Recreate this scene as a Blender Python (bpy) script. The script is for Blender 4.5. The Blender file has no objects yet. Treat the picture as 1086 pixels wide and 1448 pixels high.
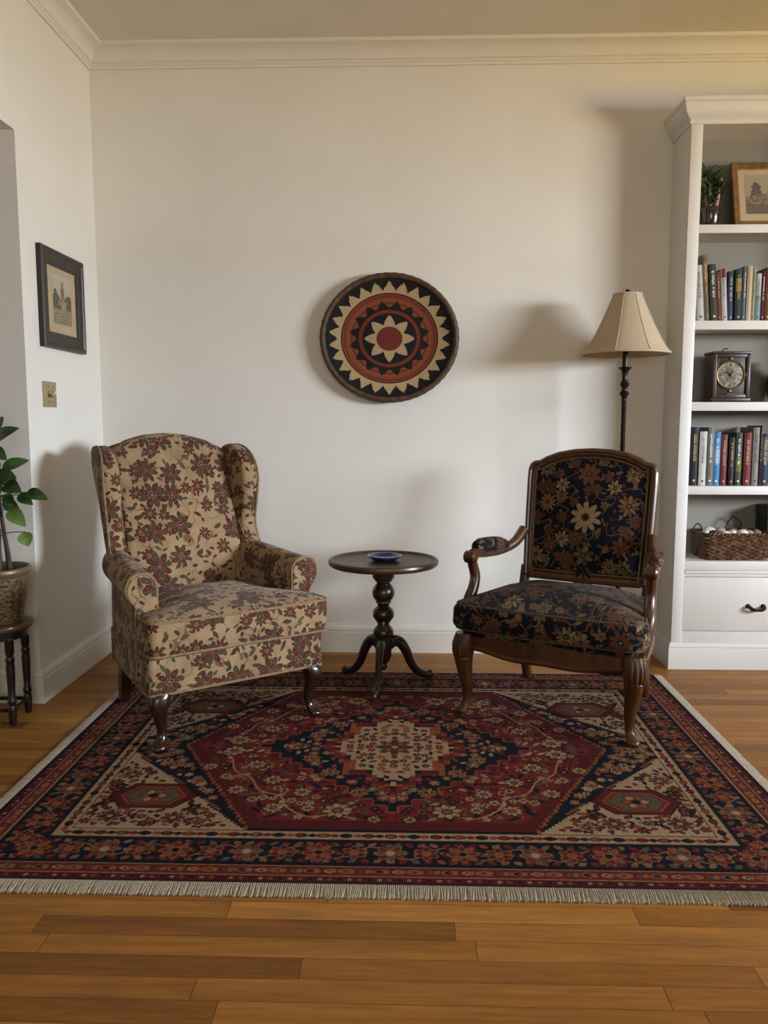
import bpy, bmesh, math, random
import numpy as np
from mathutils import Vector, Matrix

PI = math.pi
rnd = random.Random(7)
scene = bpy.context.scene
COL = scene.collection

# ------------------------------------------------------------------ camera, light, exposure
cam_data = bpy.data.cameras.new('camera')
cam = bpy.data.objects.new('camera', cam_data)
COL.objects.link(cam)
cam.location = (0, 0, 1.1)
cam.rotation_euler = (PI / 2 - 0.1105, 0, 0.0293)
cam_data.sensor_fit = 'HORIZONTAL'
cam_data.sensor_width = 36.0
cam_data.lens = 36.0 * 1130 / 1086
cam_data.clip_start = 0.05
scene.camera = cam

scene.view_settings.view_transform = 'Standard'
scene.view_settings.look = 'None'
scene.view_settings.gamma = 1.0
scene.view_settings.use_curve_mapping = False
scene.view_settings.exposure = 0.06

world = bpy.data.worlds.new('world')
scene.world = world
world.use_nodes = True
world.node_tree.nodes['Background'].inputs[0].default_value = (0.75, 0.85, 1.0, 1)
world.node_tree.nodes['Background'].inputs[1].default_value = 0.3


def area_light(name, loc, target, sx, sy, power, color, spread=180):
    d = bpy.data.lights.new(name, 'AREA')
    d.shape = 'RECTANGLE'
    d.size, d.size_y = sx, sy
    d.energy = power
    d.color = color
    d.spread = math.radians(spread)
    o = bpy.data.objects.new(name, d)
    COL.objects.link(o)
    o.location = loc
    o.rotation_euler = (Vector(target) - Vector(loc)).to_track_quat('-Z', 'Y').to_euler()
    return o


# daylight outside the window of the right wall (the sky above, the warm ground below) and an added fill light behind the camera
area_light('sky_daylight', (5.90, -0.20, 1.95), (-0.2, 3.3, 1.3), 4.0, 1.0, 1250, (0.865, 0.955, 1.085))
area_light('ground_daylight', (5.7, -0.1, 0.7), (0.0, 3.0, 2.3), 4.0, 1.0, 560, (1.0, 0.68, 0.20))
area_light('front_fill', (0.5, -4.2, 2.1), (0.1, 3.5, 1.3), 3.6, 2.2, 150, (1.0, 0.93, 0.82))

# ------------------------------------------------------------------ node helpers


class E:
    """a socket with arithmetic"""
    def __init__(s, g, sock):
        s.g, s.s = g, sock

    def __add__(s, o): return s.g.m('ADD', s, o)
    def __radd__(s, o): return s.g.m('ADD', o, s)
    def __sub__(s, o): return s.g.m('SUBTRACT', s, o)
    def __rsub__(s, o): return s.g.m('SUBTRACT', o, s)
    def __mul__(s, o): return s.g.m('MULTIPLY', s, o)
    def __rmul__(s, o): return s.g.m('MULTIPLY', o, s)
    def __truediv__(s, o): return s.g.m('DIVIDE', s, o)
    def __lt__(s, o): return s.g.m('LESS_THAN', s, o)
    def __gt__(s, o): return s.g.m('GREATER_THAN', s, o)


class G:
    def __init__(s, name, rough=0.6, spec=0.5, metallic=0.0, coat=0.0, sheen=0.0):
        s.mat = bpy.data.materials.new(name)
        s.mat.use_nodes = True
        s.t = s.mat.node_tree
        s.b = s.t.nodes['Principled BSDF']
        s.b.inputs['Roughness'].default_value = rough
        s.b.inputs['Metallic'].default_value = metallic
        s.b.inputs['Specular IOR Level'].default_value = spec
        s.b.inputs['Coat Weight'].default_value = coat
        s.b.inputs['Coat Roughness'].default_value = 0.15
        s.b.inputs['Sheen Weight'].default_value = sheen

    def node(s, typ, **kw):
        n = s.t.nodes.new(typ)
        for k, v in kw.items():
            setattr(n, k, v)
        return n

    def put(s, inp, v):
        if isinstance(v, E):
            s.t.links.new(v.s, inp)
        elif isinstance(v, (tuple, list)):
            inp.default_value = tuple(v) + ((1.0,) if len(v) == 3 and inp.type == 'RGBA' else ())
        else:
            inp.default_value = v

    def m(s, op, a, b=None, c=None):
        n = s.node('ShaderNodeMath', operation=op)
        s.put(n.inputs[0], a)
        if b is not None: s.put(n.inputs[1], b)
        if c is not None: s.put(n.inputs[2], c)
        return E(s, n.outputs[0])

    def vm(s, op, a, b):
        n = s.node('ShaderNodeVectorMath', operation=op)
        s.put(n.inputs[0], a)
        s.put(n.inputs[1], b)
        return E(s, n.outputs[0])

    def mix(s, f, a, b, blend='MIX'):
        n = s.node('ShaderNodeMix', data_type='RGBA', blend_type=blend)
        s.put(n.inputs[0], f)
        s.put(n.inputs[6], a)
        s.put(n.inputs[7], b)
        return E(s, n.outputs[2])

    def xyz(s, v):
        n = s.node('ShaderNodeSeparateXYZ')
        s.put(n.inputs[0], v)
        return [E(s, o) for o in n.outputs]

    def rgb(s, v):
        n = s.node('ShaderNodeSeparateColor')
        s.put(n.inputs[0], v)
        return [E(s, o) for o in n.outputs]

    def comb(s, x, y, z=0.0):
        n = s.node('ShaderNodeCombineXYZ')
        for i, v in enumerate((x, y, z)):
            s.put(n.inputs[i], v)
        return E(s, n.outputs[0])

    def coord(s, which='Object'):
        return E(s, s.node('ShaderNodeTexCoord').outputs[which])

    def noise(s, vec, scale, detail=3.0, rough=0.5, dim='3D'):
        n = s.node('ShaderNodeTexNoise', noise_dimensions=dim)
        s.put(n.inputs['Vector'], vec)
        n.inputs['Scale'].default_value = scale
        n.inputs['Detail'].default_value = detail
        n.inputs['Roughness'].default_value = rough
        return E(s, n.outputs[0])

    def ramp(s, f, stops):
        n = s.node('ShaderNodeValToRGB')
        s.put(n.inputs[0], f)
        e = n.color_ramp.elements
        while len(e) < len(stops): e.new(0.5)
        for q, (p, c) in zip(e, stops):
            q.position = p
            q.color = tuple(c) + (1,)
        return E(s, n.outputs[0])

    def bump(s, h, strength=0.3, dist=0.002):
        n = s.node('ShaderNodeBump')
        n.inputs['Strength'].default_value = strength
        n.inputs['Distance'].default_value = dist
        s.put(n.inputs['Height'], h)
        s.t.links.new(n.outputs[0], s.b.inputs['Normal'])

    def color(s, v):
        s.put(s.b.inputs['Base Color'], v)
        return s


def plain(name, c, rough=0.6, metallic=0.0, var=0.12, vscale=14, **kw):
    g = G(name, rough, metallic=metallic, **kw)
    n = g.noise(g.coord(), vscale, 4)
    d = tuple(x * (1 - var) for x in c)
    l = tuple(min(1, x * (1 + var)) for x in c)
    g.color(g.ramp(n, [(0.3, d), (0.7, l)]))
    return g.mat


def wood(name, dark, light, rough=0.32, coat=0.25, axis='z', sc=9):
    g = G(name, rough, coat=coat)
    x, y, z = g.xyz(g.coord())
    k = {'x': (0.12, 1, 1), 'y': (1, 0.12, 1), 'z': (1, 1, 0.12)}[axis]
    v = g.comb(x * k[0], y * k[1], z * k[2])
    n = g.noise(v, sc * 4, 5, 0.65)
    n2 = g.noise(v, sc, 2)
    g.color(g.ramp(n * 0.6 + n2 * 0.4, [(0.32, dark), (0.68, light)]))
    g.bump(n, 0.08, 0.001)
    return g.mat


def vcol(name, rough=0.85, bump=None, **kw):
    g = G(name, rough, **kw)
    a = g.node('ShaderNodeAttribute', attribute_name='pattern')
    g.color(E(g, a.outputs['Color']))
    if bump:
        g.bump(g.noise(g.coord(), bump, 2), 0.5, 0.002)
    return g.mat


def cells(g, uv, scale, off, rand):
    """nearest random point: local vector, three random numbers"""
    p = g.vm('ADD', g.vm('MULTIPLY', uv, (scale, scale, 1)), (off, off * 1.7, 0))
    n = g.node('ShaderNodeTexVoronoi', voronoi_dimensions='2D', feature='F1')
    g.put(n.inputs['Vector'], p)
    n.inputs['Scale'].default_value = 1.0
    n.inputs['Randomness'].default_value = rand
    l = g.vm('SUBTRACT', p, E(g, n.outputs['Position']))
    x, y, _ = g.xyz(l)
    r = g.rgb(E(g, n.outputs['Color']))
    return x, y, r


def flower_local(g, col, x, y, R, n, cA, cB, edge, heart, heart2, rot=0.0, on=None):
    """paint one daisy of n almond petals with a lighter rim over col"""
    r = g.m('SQRT', x * x + y * y)
    t = (g.m('ARCTAN2', y, x) + rot) * (n / (2 * PI)) + 100.0
    k = g.m('FLOOR', t)
    a = (t - k - 0.5) * (2 * PI / n)
    px = r * g.m('COSINE', a)
    py = r * g.m('SINE', a)
    w = 0.56 * math.sin(PI / n)
    ex = (px - R * 0.62) / (R * 0.40)
    ey = py / (R * w)
    e = ex * ex + ey * ey
    par = g.m('MODULO', k, 2.0)
    pet = g.mix(par, cA, cB)
    m1 = e < 1.0
    m2 = e < 0.78
    h1 = r < R * 0.22
    h2 = r < R * 0.11
    if on is not None:
        m1, m2, h1, h2 = m1 * on, m2 * on, h1 * on, h2 * on
    col = g.mix(m1, col, edge)
    col = g.mix(m2, col, pet)
    col = g.mix((e < 0.035) * m2, col, edge)
    col = g.mix(h1, col, heart)
    return g.mix(h2, col, heart2)


def leaf_layer(g, col, uv, scale, off, cols, a=0.30, b=0.13, rand=0.9, prob=0.7):
    x, y, r = cells(g, uv, scale, off, rand)
    th = r[0] * 6.283
    c, s = g.m('COSINE', th), g.m('SINE', th)
    lx, ly = x * c + y * s, y * c - x * s
    wid = b * (1.0 - lx * lx / (a * a))
    m = (g.m('ABSOLUTE', ly) < wid) * (r[1] < prob)
    cc = g.mix(r[2] > 0.5, cols[0], cols[1])
    if len(cols) > 2:
        cc = g.mix(r[2] > 0.8, cc, cols[2])
    return g.mix(m, col, cc)


def vine_layer(g, col, uv, scale, c, w=0.012):
    n = g.noise(uv, scale, 1.0, dim='2D')
    return g.mix(g.m('ABSOLUTE', n - 0.5) < w, col, c)


def uvsock(g):
    n = g.node('ShaderNodeUVMap')
    n.uv_map = 'UVMap'
    return E(g, n.outputs[0])


def weave(g, uv, col, amt=0.25):
    """fine thread structure: a bump and slight colour mottling of the cloth"""
    n = g.noise(uv, 420, 2, dim='2D')
    n2 = g.noise(uv, 9, 3, dim='2D')
    col = g.mix(amt, col, g.ramp(n, [(0.3, (0.25, 0.25, 0.25)), (0.7, (0.8, 0.8, 0.8))]), 'OVERLAY')
    col = g.mix(0.25, col, g.ramp(n2, [(0.3, (0.35, 0.33, 0.3)), (0.7, (0.65, 0.65, 0.62))]), 'OVERLAY')
    g.bump(n, 0.35, 0.0012)
    return col


def tan_floral():
    g = G('tan floral upholstery', 0.9, spec=0.2, sheen=0.1)
    uv = uvsock(g)
    wob = g.noise(uv, 26, 2, dim='2D')
    uvw = g.vm('ADD', uv, g.comb((wob - 0.5) * 0.012, (0.5 - wob) * 0.012))
    maroon, green, rim = (0.066, 0.0165, 0.0125), (0.050, 0.040, 0.0205), (0.135, 0.074, 0.038)
    tan = (0.40, 0.262, 0.132)
    col = g.ramp(g.noise(uv, 14, 3, dim='2D'), [(0.3, (0.245, 0.162, 0.086)), (0.7, (0.318, 0.215, 0.118))])
    col = vine_layer(g, col, uvw, 11, (0.14, 0.08, 0.04), 0.008)
    col = leaf_layer(g, col, uvw, 30, 3.1, [green, maroon, (0.095, 0.05, 0.028)], 0.36, 0.17, 0.9, 0.62)
    col = leaf_layer(g, col, uvw, 21, 7.7, [green, (0.075, 0.058, 0.033), maroon], 0.42, 0.15, 0.9, 0.50)
    # small blossoms
    x, y, r = cells(g, uvw, 12.5, 2.3, 0.75)
    col = flower_local(g, col, x, y, 0.30 + r[2] * 0.10, 8, maroon, maroon, rim, (0.2, 0.1, 0.045), green, r[0] * 6.28, r[1] < 0.62)
    # large blossoms with alternate green and maroon petals
    x, y, r = cells(g, uvw, 8.6, 11.4, 0.55)
    R = 0.38 + r[2] * 0.10
    col = flower_local(g, col, x, y, R, 8, green, maroon, rim, maroon, (0.2, 0.11, 0.055), r[0] * 6.28, r[1] < 0.66)
    col = flower_local(g, col, x, y, R * 0.52, 6, maroon, (0.09, 0.036, 0.022), rim, (0.17, 0.09, 0.045), green, r[1] * 6.28, r[1] < 0.45)
    g.color(weave(g, uv, col))
    return g.mat


def navy_floral(name, explicit=()):
    g = G(name, 0.92, spec=0.15, sheen=0.05)
    uv = uvsock(g)
    wob = g.noise(uv, 22, 2, dim='2D')
    uvw = g.vm('ADD', uv, g.comb((wob - 0.5) * 0.014, (0.5 - wob) * 0.014))
    navy, gold, rust = (0.0030, 0.0038, 0.0078), (0.108, 0.066, 0.028), (0.080, 0.024, 0.011)
    red, cream, olive = (0.055, 0.011, 0.010), (0.18, 0.125, 0.065), (0.045, 0.035, 0.018)
    col = g.ramp(g.noise(uv, 12, 3, dim='2D'), [(0.3, (0.0030, 0.0036, 0.0068)), (0.7, navy)])
    col = vine_layer(g, col, uvw, 12, gold, 0.012)
    col = leaf_layer(g, col, uvw, 38, 1.9, [red, rust, gold], 0.36, 0.2, 0.9, 0.6)
    col = leaf_layer(g, col, uvw, 24, 5.3, [olive, gold, rust], 0.40, 0.16, 0.9, 0.55)
    x, y, r = cells(g, uvw, 18.0, 4.3, 0.75)
    pet = g.mix(r[2] > 0.5, gold, rust)
    col = flower_local(g, col, x, y, 0.30 + r[2] * 0.12, 6, pet, pet, olive, red, gold, r[0] * 6.28, r[1] < 0.45)
    x, y, r = cells(g, uvw, 11.0, 8.4, 0.6)
    pet = g.mix(r[2] > 0.45, rust, gold)
    pet2 = g.mix(r[2] > 0.7, pet, cream)
    col = flower_local(g, col, x, y, 0.34 + r[1] * 0.16, 9, pet, pet2, olive, navy, cream, r[0] * 6.28, r[1] < 0.55)
    ux, uy, _ = g.xyz(uvw)
    for (cx, cy, R, n, ca, cb, rim, h, h2) in explicit:
        x, y = ux - cx, uy - cy
        rr = x * x + y * y
        col = g.mix(rr < (R * 1.05) ** 2, col, navy)
        col = flower_local(g, col, x, y, R, n, ca, cb, rim, h, h2)
    g.color(weave(g, uv, col, 0.3))
    return g.mat


NV, GD, RS, RD, CR, OL = (0.0036, 0.0044, 0.0085), (0.135, 0.085, 0.036), (0.110, 0.034, 0.015), (0.06, 0.011, 0.010), (0.21, 0.15, 0.08), (0.048, 0.037, 0.018)
M = {}
M['tan'] = tan_floral()
M['navy'] = navy_floral('navy floral upholstery')
M['navy_back'] = navy_floral('navy floral upholstery of the back', [
    (0.0, 0.715, 0.064, 10, CR, CR, GD, RD, NV),
    (0.0, 0.885, 0.046, 8, RS, RS, OL, RD, GD),
    (-0.165, 0.765, 0.040, 11, GD, GD, OL, RD, GD), (0.165, 0.765, 0.042, 11, GD, RS, OL, RD, GD),
    (-0.145, 0.600, 0.034, 9, RS, RD, GD, NV, GD), (0.145, 0.600, 0.038, 9, RS, RD, GD, NV, GD),
    (-0.105, 0.840, 0.030, 8, CR, GD, OL, RD, GD), (0.105, 0.835, 0.030, 8, GD, CR, OL, RD, GD),
    (0.0, 0.560, 0.042, 7, OL, GD, OL, RD, GD)])
M['tan_cord'] = plain('tan welt cord', (0.23, 0.148, 0.075), 0.9, var=0.25, vscale=60)
M['navy_cord'] = plain('gold brown welt cord', (0.075, 0.047, 0.022), 0.9, var=0.3, vscale=60)
M['dark_wood'] = wood('dark mahogany', (0.010, 0.0038, 0.0022), (0.030, 0.011, 0.005), 0.28, 0.4)
M['table_wood'] = wood('dark walnut', (0.011, 0.0048, 0.0028), (0.030, 0.013, 0.006), 0.3, 0.4)
M['table_top'] = wood('walnut table top', (0.034, 0.0145, 0.0062), (0.075, 0.034, 0.0135), 0.38, 0.05, 'x', 6)
M['carved_wood'] = wood('carved fruitwood', (0.030, 0.0090, 0.0022), (0.085, 0.028, 0.0060), 0.36, 0.15)
M['black_wood'] = wood('ebonised wood', (0.005, 0.004, 0.004), (0.014, 0.010, 0.008), 0.3, 0.3)
M['stool_top'] = wood('brown stool top', (0.05, 0.022, 0.010), (0.12, 0.055, 0.022), 0.3, 0.3, 'x')
M['bronze'] = plain('dark bronze', (0.022, 0.016, 0.011), 0.35, 0.6)
M['pull'] = plain('dark brass pull', (0.03, 0.02, 0.013), 0.35, 0.7)
M['white_paint'] = plain('white painted wood', (0.66, 0.635, 0.595), 0.45, var=0.02, vscale=5)
M['trim'] = plain('off white trim paint', (0.72, 0.69, 0.62), 0.45, var=0.02, vscale=4)


def wall_mat(name, c):
    g = G(name, 0.85, spec=0.25)
    co = g.coord()
    n = g.noise(co, 1.3, 4, 0.6)
    f = g.noise(co, 160, 2)
    g.color(g.ramp(n, [(0.35, tuple(x * 0.96 for x in c)), (0.65, tuple(min(1, x * 1.03) for x in c))]))
    g.bump(f, 0.12, 0.001)
    return g.mat


M['wall'] = wall_mat('cream plaster', (0.735, 0.705, 0.64))
M['ceiling'] = wall_mat('ceiling plaster', (0.70, 0.66, 0.58))


def floor_mat():
    g = G('oak strip floor', 0.42, spec=0.20)
    x, y, z = g.xyz(g.coord())
    rowf = y / 0.064 + 200.0
    row = g.m('FLOOR', rowf)
    fy = rowf - row

    def hsh(v, k):
        n = g.node('ShaderNodeTexWhiteNoise', noise_dimensions='1D')
        g.put(n.inputs['W'], v * k)
        return E(g, n.outputs[0])
    xs = x / 0.92 + hsh(row, 1.37) * 7.0 + 50.0
    ci = g.m('FLOOR', xs)
    fx = xs - ci
    idv = row * 13.7 + ci * 3.11
    tone = hsh(idv, 1.0)
    grain_v = g.comb(x * 0.09 + hsh(idv, 2.3) * 9.0, y + hsh(idv, 3.1) * 5.0, 0.0)
    n1 = g.noise(grain_v, 60, 5, 0.65)
    n2 = g.noise(grain_v, 14, 3, 0.6)
    base = g.ramp(tone, [(0.0, (0.190, 0.078, 0.0165)), (0.2, (0.285, 0.122, 0.0250)), (0.7, (0.330, 0.147, 0.0310)), (1.0, (0.375, 0.172, 0.0380))])
    col = g.mix(0.55, base, g.ramp(n1, [(0.3, (0.28, 0.26, 0.24)), (0.7, (0.72, 0.72, 0.7))]), 'OVERLAY')
    col = g.mix(0.5, col, g.ramp(n2, [(0.3, (0.3, 0.28, 0.25)), (0.65, (0.62, 0.6, 0.58))]), 'OVERLAY')
    gap = g.m('MAXIMUM', g.m('LESS_THAN', fy, 0.022), g.m('LESS_THAN', fx, 0.0022))
    col = g.mix(gap * 0.75, col, (0.02, 0.008, 0.004))
    g.color(col)
    g.put(g.b.inputs['Roughness'], 0.36 + n1 * 0.16)
    g.bump(n1 * 0.25 - gap, 0.25, 0.0015)
    return g.mat


M['floor'] = floor_mat()
M['rug'] = vcol('knotted wool', 0.95, bump=350, spec=0.1)
M['fringe'] = plain('undyed cotton fringe', (0.35, 0.30, 0.225), 0.95, var=0.22, vscale=120)
M['print'] = vcol('printed paper', 0.6)
M['coil'] = vcol('coiled dyed grass', 0.6, bump=260, spec=0.25)

# ------------------------------------------------------------------ mesh helpers


def ident(p):
    return p


class MB:
    def __init__(s):
        s.bm = bmesh.new()
        s.mats = []
        s.cur = 0

    def mat(s, key):
        if key not in s.mats: s.mats.append(key)
        s.cur = s.mats.index(key)
        return s

    def face(s, vs):
        try:
            f = s.bm.faces.new(vs)
            f.material_index = s.cur
            return f
        except ValueError:
            return None

    def rings(s, rings, cap0=True, cap1=True, closed=True):
        vr = [[s.bm.verts.new(p) for p in r] for r in rings]
        n = len(vr[0])
        for a, b in zip(vr, vr[1:]):
            for i in range(n if closed else n - 1):
                j = (i + 1) % n
                s.face((a[i], a[j], b[j], b[i]))
        if cap0: s.face(vr[0][::-1])
        if cap1: s.face(vr[-1])
        return vr

    def fan(s, ring, p):
        c = s.bm.verts.new(p)
        n = len(ring)
        for i in range(n):
            s.face((ring[i], ring[(i + 1) % n], c))

    def box(s, x0, x1, y0, y1, z0, z1, bev=0.0, f=None, seg=2):
        t = bmesh.new()
        bmesh.ops.create_cube(t, size=1)
        for v in t.verts:
            v.co = Vector(((x0 + x1) / 2 + v.co.x * (x1 - x0), (y0 + y1) / 2 + v.co.y * (y1 - y0), (z0 + z1) / 2 + v.co.z * (z1 - z0)))
        if bev:
            bmesh.ops.bevel(t, geom=t.edges[:], offset=bev, segments=seg, affect='EDGES', profile=0.5)
        mp = {}
        for v in t.verts:
            mp[v] = s.bm.verts.new(f(v.co) if f else v.co)
        for fc in t.faces:
            s.face([mp[v] for v in fc.verts])
        t.free()
        return s

    def lathe(s, prof, n=32, c=(0, 0, 0), sx=1.0, sy=1.0, f=None):
        rs = []
        for r, z in prof:
            r = max(r, 1e-5)
            ring = [Vector((c[0] + sx * r * math.cos(2 * PI * i / n), c[1] + sy * r * math.sin(2 * PI * i / n), c[2] + z)) for i in range(n)]
            rs.append([f(p) for p in ring] if f else ring)
        s.rings(rs, cap0=prof[0][0] < 1e-4, cap1=prof[-1][0] < 1e-4)
        return s

    def tube(s, pts, rad, n=8, closed=False, flat=1.0, up=None):
        pts = [Vector(p) for p in pts]
        m = len(pts)
        rs = []
        ref = Vector(up) if up else None
        for i, p in enumerate(pts):
            if closed:
                t = pts[(i + 1) % m] - pts[i - 1]
            else:
                t = pts[min(i + 1, m - 1)] - pts[max(i - 1, 0)]
            t.normalize()
            if ref is None:
                ref = Vector((0, 0, 1)) if abs(t.z) < 0.9 else Vector((1, 0, 0))
            a = (ref - t * ref.dot(t))
            if a.length < 1e-6: a = t.orthogonal()
            a.normalize()
            b = t.cross(a)
            if up is None: ref = a
            r = rad[i] if isinstance(rad, (list, tuple)) else rad
            rs.append([p + a * (r * math.cos(2 * PI * k / n)) + b * (r * flat * math.sin(2 * PI * k / n)) for k in range(n)])
        if closed:
            rs.append(rs[0])
            vr = [[s.bm.verts.new(p) for p in r] for r in rs[:-1]]
            vr.append(vr[0])
            for a, b in zip(vr, vr[1:]):
                for i in range(n):
                    j = (i + 1) % n
                    s.face((a[i], a[j], b[j], b[i]))
        else:
            s.rings(rs)
        return s

    def pillow(s, outline, w0, w1, r, crown=0.0, crown0=0.0, f=ident, nf=4, nc=5, c=None, edge=1.0):
        """padded slab: closed 2D outline (u,v), from w0 to w1, edges rounded with radius r, faces domed"""
        o = [Vector(p) for p in outline]
        cen = Vector(c) if c else sum(o, Vector((0, 0))) / len(o)

        def ins(d):
            res = []
            for p in o:
                q = p - cen
                L = q.length
                res.append(cen + q * max(0.02, 1 - d / max(L, 1e-6)))
            return res
        rs = []

        def add(d, w, sc=1.0):
            rs.append([f(Vector((cen.x + (p.x - cen.x) * sc, cen.y + (p.y - cen.y) * sc, w))) for p in ins(d)])
        for k in range(nc, 0, -1):
            t = k / (nc + 1)
            add(r, w0 - crown0 * (1 - (1 - t) ** 2.2), 1 - t)
        for k in range(nf + 1):
            th = PI / 2 * (1 - k / nf)
            add(r * (1 - math.cos(th)), w0 + r * (1 - math.sin(th)))
        for k in range(nf + 1):
            th = PI / 2 * k / nf
            add(r * (1 - math.cos(th)), w1 - r * (1 - math.sin(th)))
        for k in range(1, nc + 1):
            t = k / (nc + 1)
            add(r, w1 + crown * (1 - (1 - t) ** 2.2), 1 - t)
        vr = s.rings(rs, cap0=False, cap1=False)
        s.fan(vr[0][::-1], f(Vector((cen.x, cen.y, w0 - crown0))))
        s.fan(vr[-1], f(Vector((cen.x, cen.y, w1 + crown))))
        return s

    def build(s, name, mats, parent=None, sharp=38, uv=False, smooth=True, vcols=None, domain='POINT', uvoff=(0, 0)):
        bmesh.ops.recalc_face_normals(s.bm, faces=s.bm.faces[:])
        me = bpy.data.meshes.new(name)
        s.bm.to_mesh(me)
        s.bm.free()
        if not isinstance(mats, (list, tuple)): mats = [mats]
        for m_ in mats: me.materials.append(M[m_] if isinstance(m_, str) else m_)
        return finish(name, me, parent, sharp, uv, smooth, uvoff)


def finish(name, me, parent=None, sharp=38, uv=False, smooth=True, uvoff=(0, 0)):
    if smooth:
        me.polygons.foreach_set('use_smooth', [True] * len(me.polygons))
        me.set_sharp_from_angle(angle=math.radians(sharp))
    if uv:
        l = me.uv_layers.new(name='UVMap')
        nl = len(me.loops)
        vi = np.empty(nl, np.int32)
        me.loops.foreach_get('vertex_index', vi)
        co = np.empty(len(me.vertices) * 3, np.float32)
        me.vertices.foreach_get('co', co)
        co = co.reshape(-1, 3)[vi]
        nf = len(me.polygons)
        no = np.empty(nf * 3, np.float32)
        me.polygons.foreach_get('normal', no)
        lt = np.empty(nf, np.int32)
        me.polygons.foreach_get('loop_total', lt)
        no = np.repeat(no.reshape(-1, 3), lt, axis=0)
        ax = np.abs(no * np.array([1.0, 1.12, 1.0])).argmax(1)
        u = np.where(ax == 0, co[:, 1] + 0.37, co[:, 0])
        v = np.where(ax == 2, co[:, 1] + 0.71, co[:, 2])
        out = np.stack([u + uvoff[0], v + uvoff[1]], 1).astype(np.float32)
        l.data.foreach_set('uv', out.ravel())
    o = bpy.data.objects.new(name, me)
    COL.objects.link(o)
    if parent is not None: o.parent = parent
    return o


def thing(name, label, cat, loc=(0, 0, 0), rotz=0.0, group=None):
    o = bpy.data.objects.new(name, None)
    o.empty_display_size = 0.1
    COL.objects.link(o)
    o.location = loc
    o.rotation_euler = (0, 0, rotz)
    return tag(o, label, cat, group)


def tag(o, label, cat, group=None):
    o['label'] = label
    o['category'] = cat
    if group: o['group'] = group
    return o


def struct(o):
    o['kind'] = 'structure'
    return o


def copy_tree(o, parent=None):
    c = o.copy()
    COL.objects.link(c)
    if parent is not None: c.parent = parent
    for ch in [q for q in bpy.data.objects if q.parent == o]:
        copy_tree(ch, c)
    return c


def catmull(P, n=8, closed=False):
    P = [Vector(p) for p in P]
    m = len(P)
    out = []
    for i in range(m if closed else m - 1):
        if closed:
            a, b, c, d = P[i - 1], P[i], P[(i + 1) % m], P[(i + 2) % m]
        else:
            a, b, c, d = P[max(i - 1, 0)], P[i], P[i + 1], P[min(i + 2, m - 1)]
        for k in range(n):
            t = k / n
            out.append(0.5 * ((2 * b) + (c - a) * t + (2 * a - 5 * b + 4 * c - d) * t * t + (3 * b - a - 3 * c + d) * t ** 3))
    if not closed: out.append(P[-1])
    return out


def rpoly(pts, step=0.02, seg=6):
    """polygon (x, y, corner radius) -> evenly sampled rounded outline"""
    out = []
    n = len(pts)
    for i in range(n):
        p = Vector(pts[i][:2])
        r = pts[i][2] if len(pts[i]) > 2 else 0
        a = Vector(pts[i - 1][:2]) - p
        b = Vector(pts[(i + 1) % n][:2]) - p
        if r <= 0:
            out.append(p)
            continue
        a.normalize(); b.normalize()
        ang = a.angle(b)
        d = r / math.tan(ang / 2)
        p0, p1 = p + a * d, p + b * d
        for k in range(seg + 1):
            t = k / seg
            out.append(p0 * (1 - t) ** 2 + p * 2 * t * (1 - t) + p1 * t * t)
    res = []
    for i in range(len(out)):
        a, b = out[i], out[(i + 1) % len(out)]
        k = max(1, int(math.ceil((b - a).length / step)))
        for j in range(k):
            res.append(a + (b - a) * (j / k))
    return res


def inset(outline, d):
    """true inward offset of a counter-clockwise outline"""
    o = [Vector(p) for p in outline]
    n = len(o)
    area = sum(o[i].x * o[(i + 1) % n].y - o[(i + 1) % n].x * o[i].y for i in range(n))
    sg = 1 if area > 0 else -1
    res = []
    for i in range(n):
        t = (o[(i + 1) % n] - o[i - 1])
        if t.length < 1e-9:
            res.append(o[i]); continue
        t.normalize()
        res.append(o[i] + Vector((-t.y, t.x)) * (d * sg))
    return res


# ------------------------------------------------------------------ the room
XL, YR, XR, YF, ZC = -1.447, 3.775, 4.2, -2.2, 2.775

b = MB().box(-3.4, XR + 0.2, YF - 0.2, YR + 0.2, -0.1, 0.0)
struct(b.build('floor', 'floor', smooth=False))
b = MB().box(-3.4, XR + 0.2, YF - 0.2, YR + 0.2, ZC, ZC + 0.1)
struct(b.build('ceiling', 'ceiling', smooth=False))
b = MB().box(-3.4, XR + 0.2, YR, YR + 0.2, 0, ZC)
struct(b.build('wall_rear', 'wall', smooth=False))
JY, JH = 3.03, 2.172                                              # the opening in the left wall
b = MB().box(XL - 0.5, XL, JY, YR, 0, ZC)
b.box(XL - 0.5, XL, 0.9, JY, JH, ZC)
b.box(XL - 0.5, XL, YF, 0.9, 0, ZC)
struct(b.build('wall_left', 'wall', smooth=False))
FX0, FX1, FZ0, FZ1 = -0.60, 1.60, 0.85, 2.15  # opening added in the unseen front wall to let the fill light in
b = MB().box(-3.4, FX0, YF - 0.2, YF, 0, ZC)
b.box(FX1, XR + 0.2, YF - 0.2, YF, 0, ZC)
b.box(FX0, FX1, YF - 0.2, YF, 0, FZ0)
b.box(FX0, FX1, YF - 0.2, YF, FZ1, ZC)
struct(b.build('wall_front', 'wall', smooth=False))
b = MB()
for x0, x1, z0, z1 in ((FX0, FX0 + .05, FZ0, FZ1), (FX1 - .05, FX1, FZ0, FZ1), (0.48, 0.52, FZ0 + .05, FZ1 - .05),
                       (FX0 + .05, FX1 - .05, FZ0, FZ0 + .05), (FX0 + .05, FX1 - .05, FZ1 - .05, FZ1)):
    b.box(x0, x1, YF - 0.13, YF - 0.08, z0, z1)
struct(b.build('fill_window', 'trim', smooth=False))  # made-up window frame around the added fill light
b = MB().box(-3.4, -3.2, YF, YR, 0, ZC)
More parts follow.
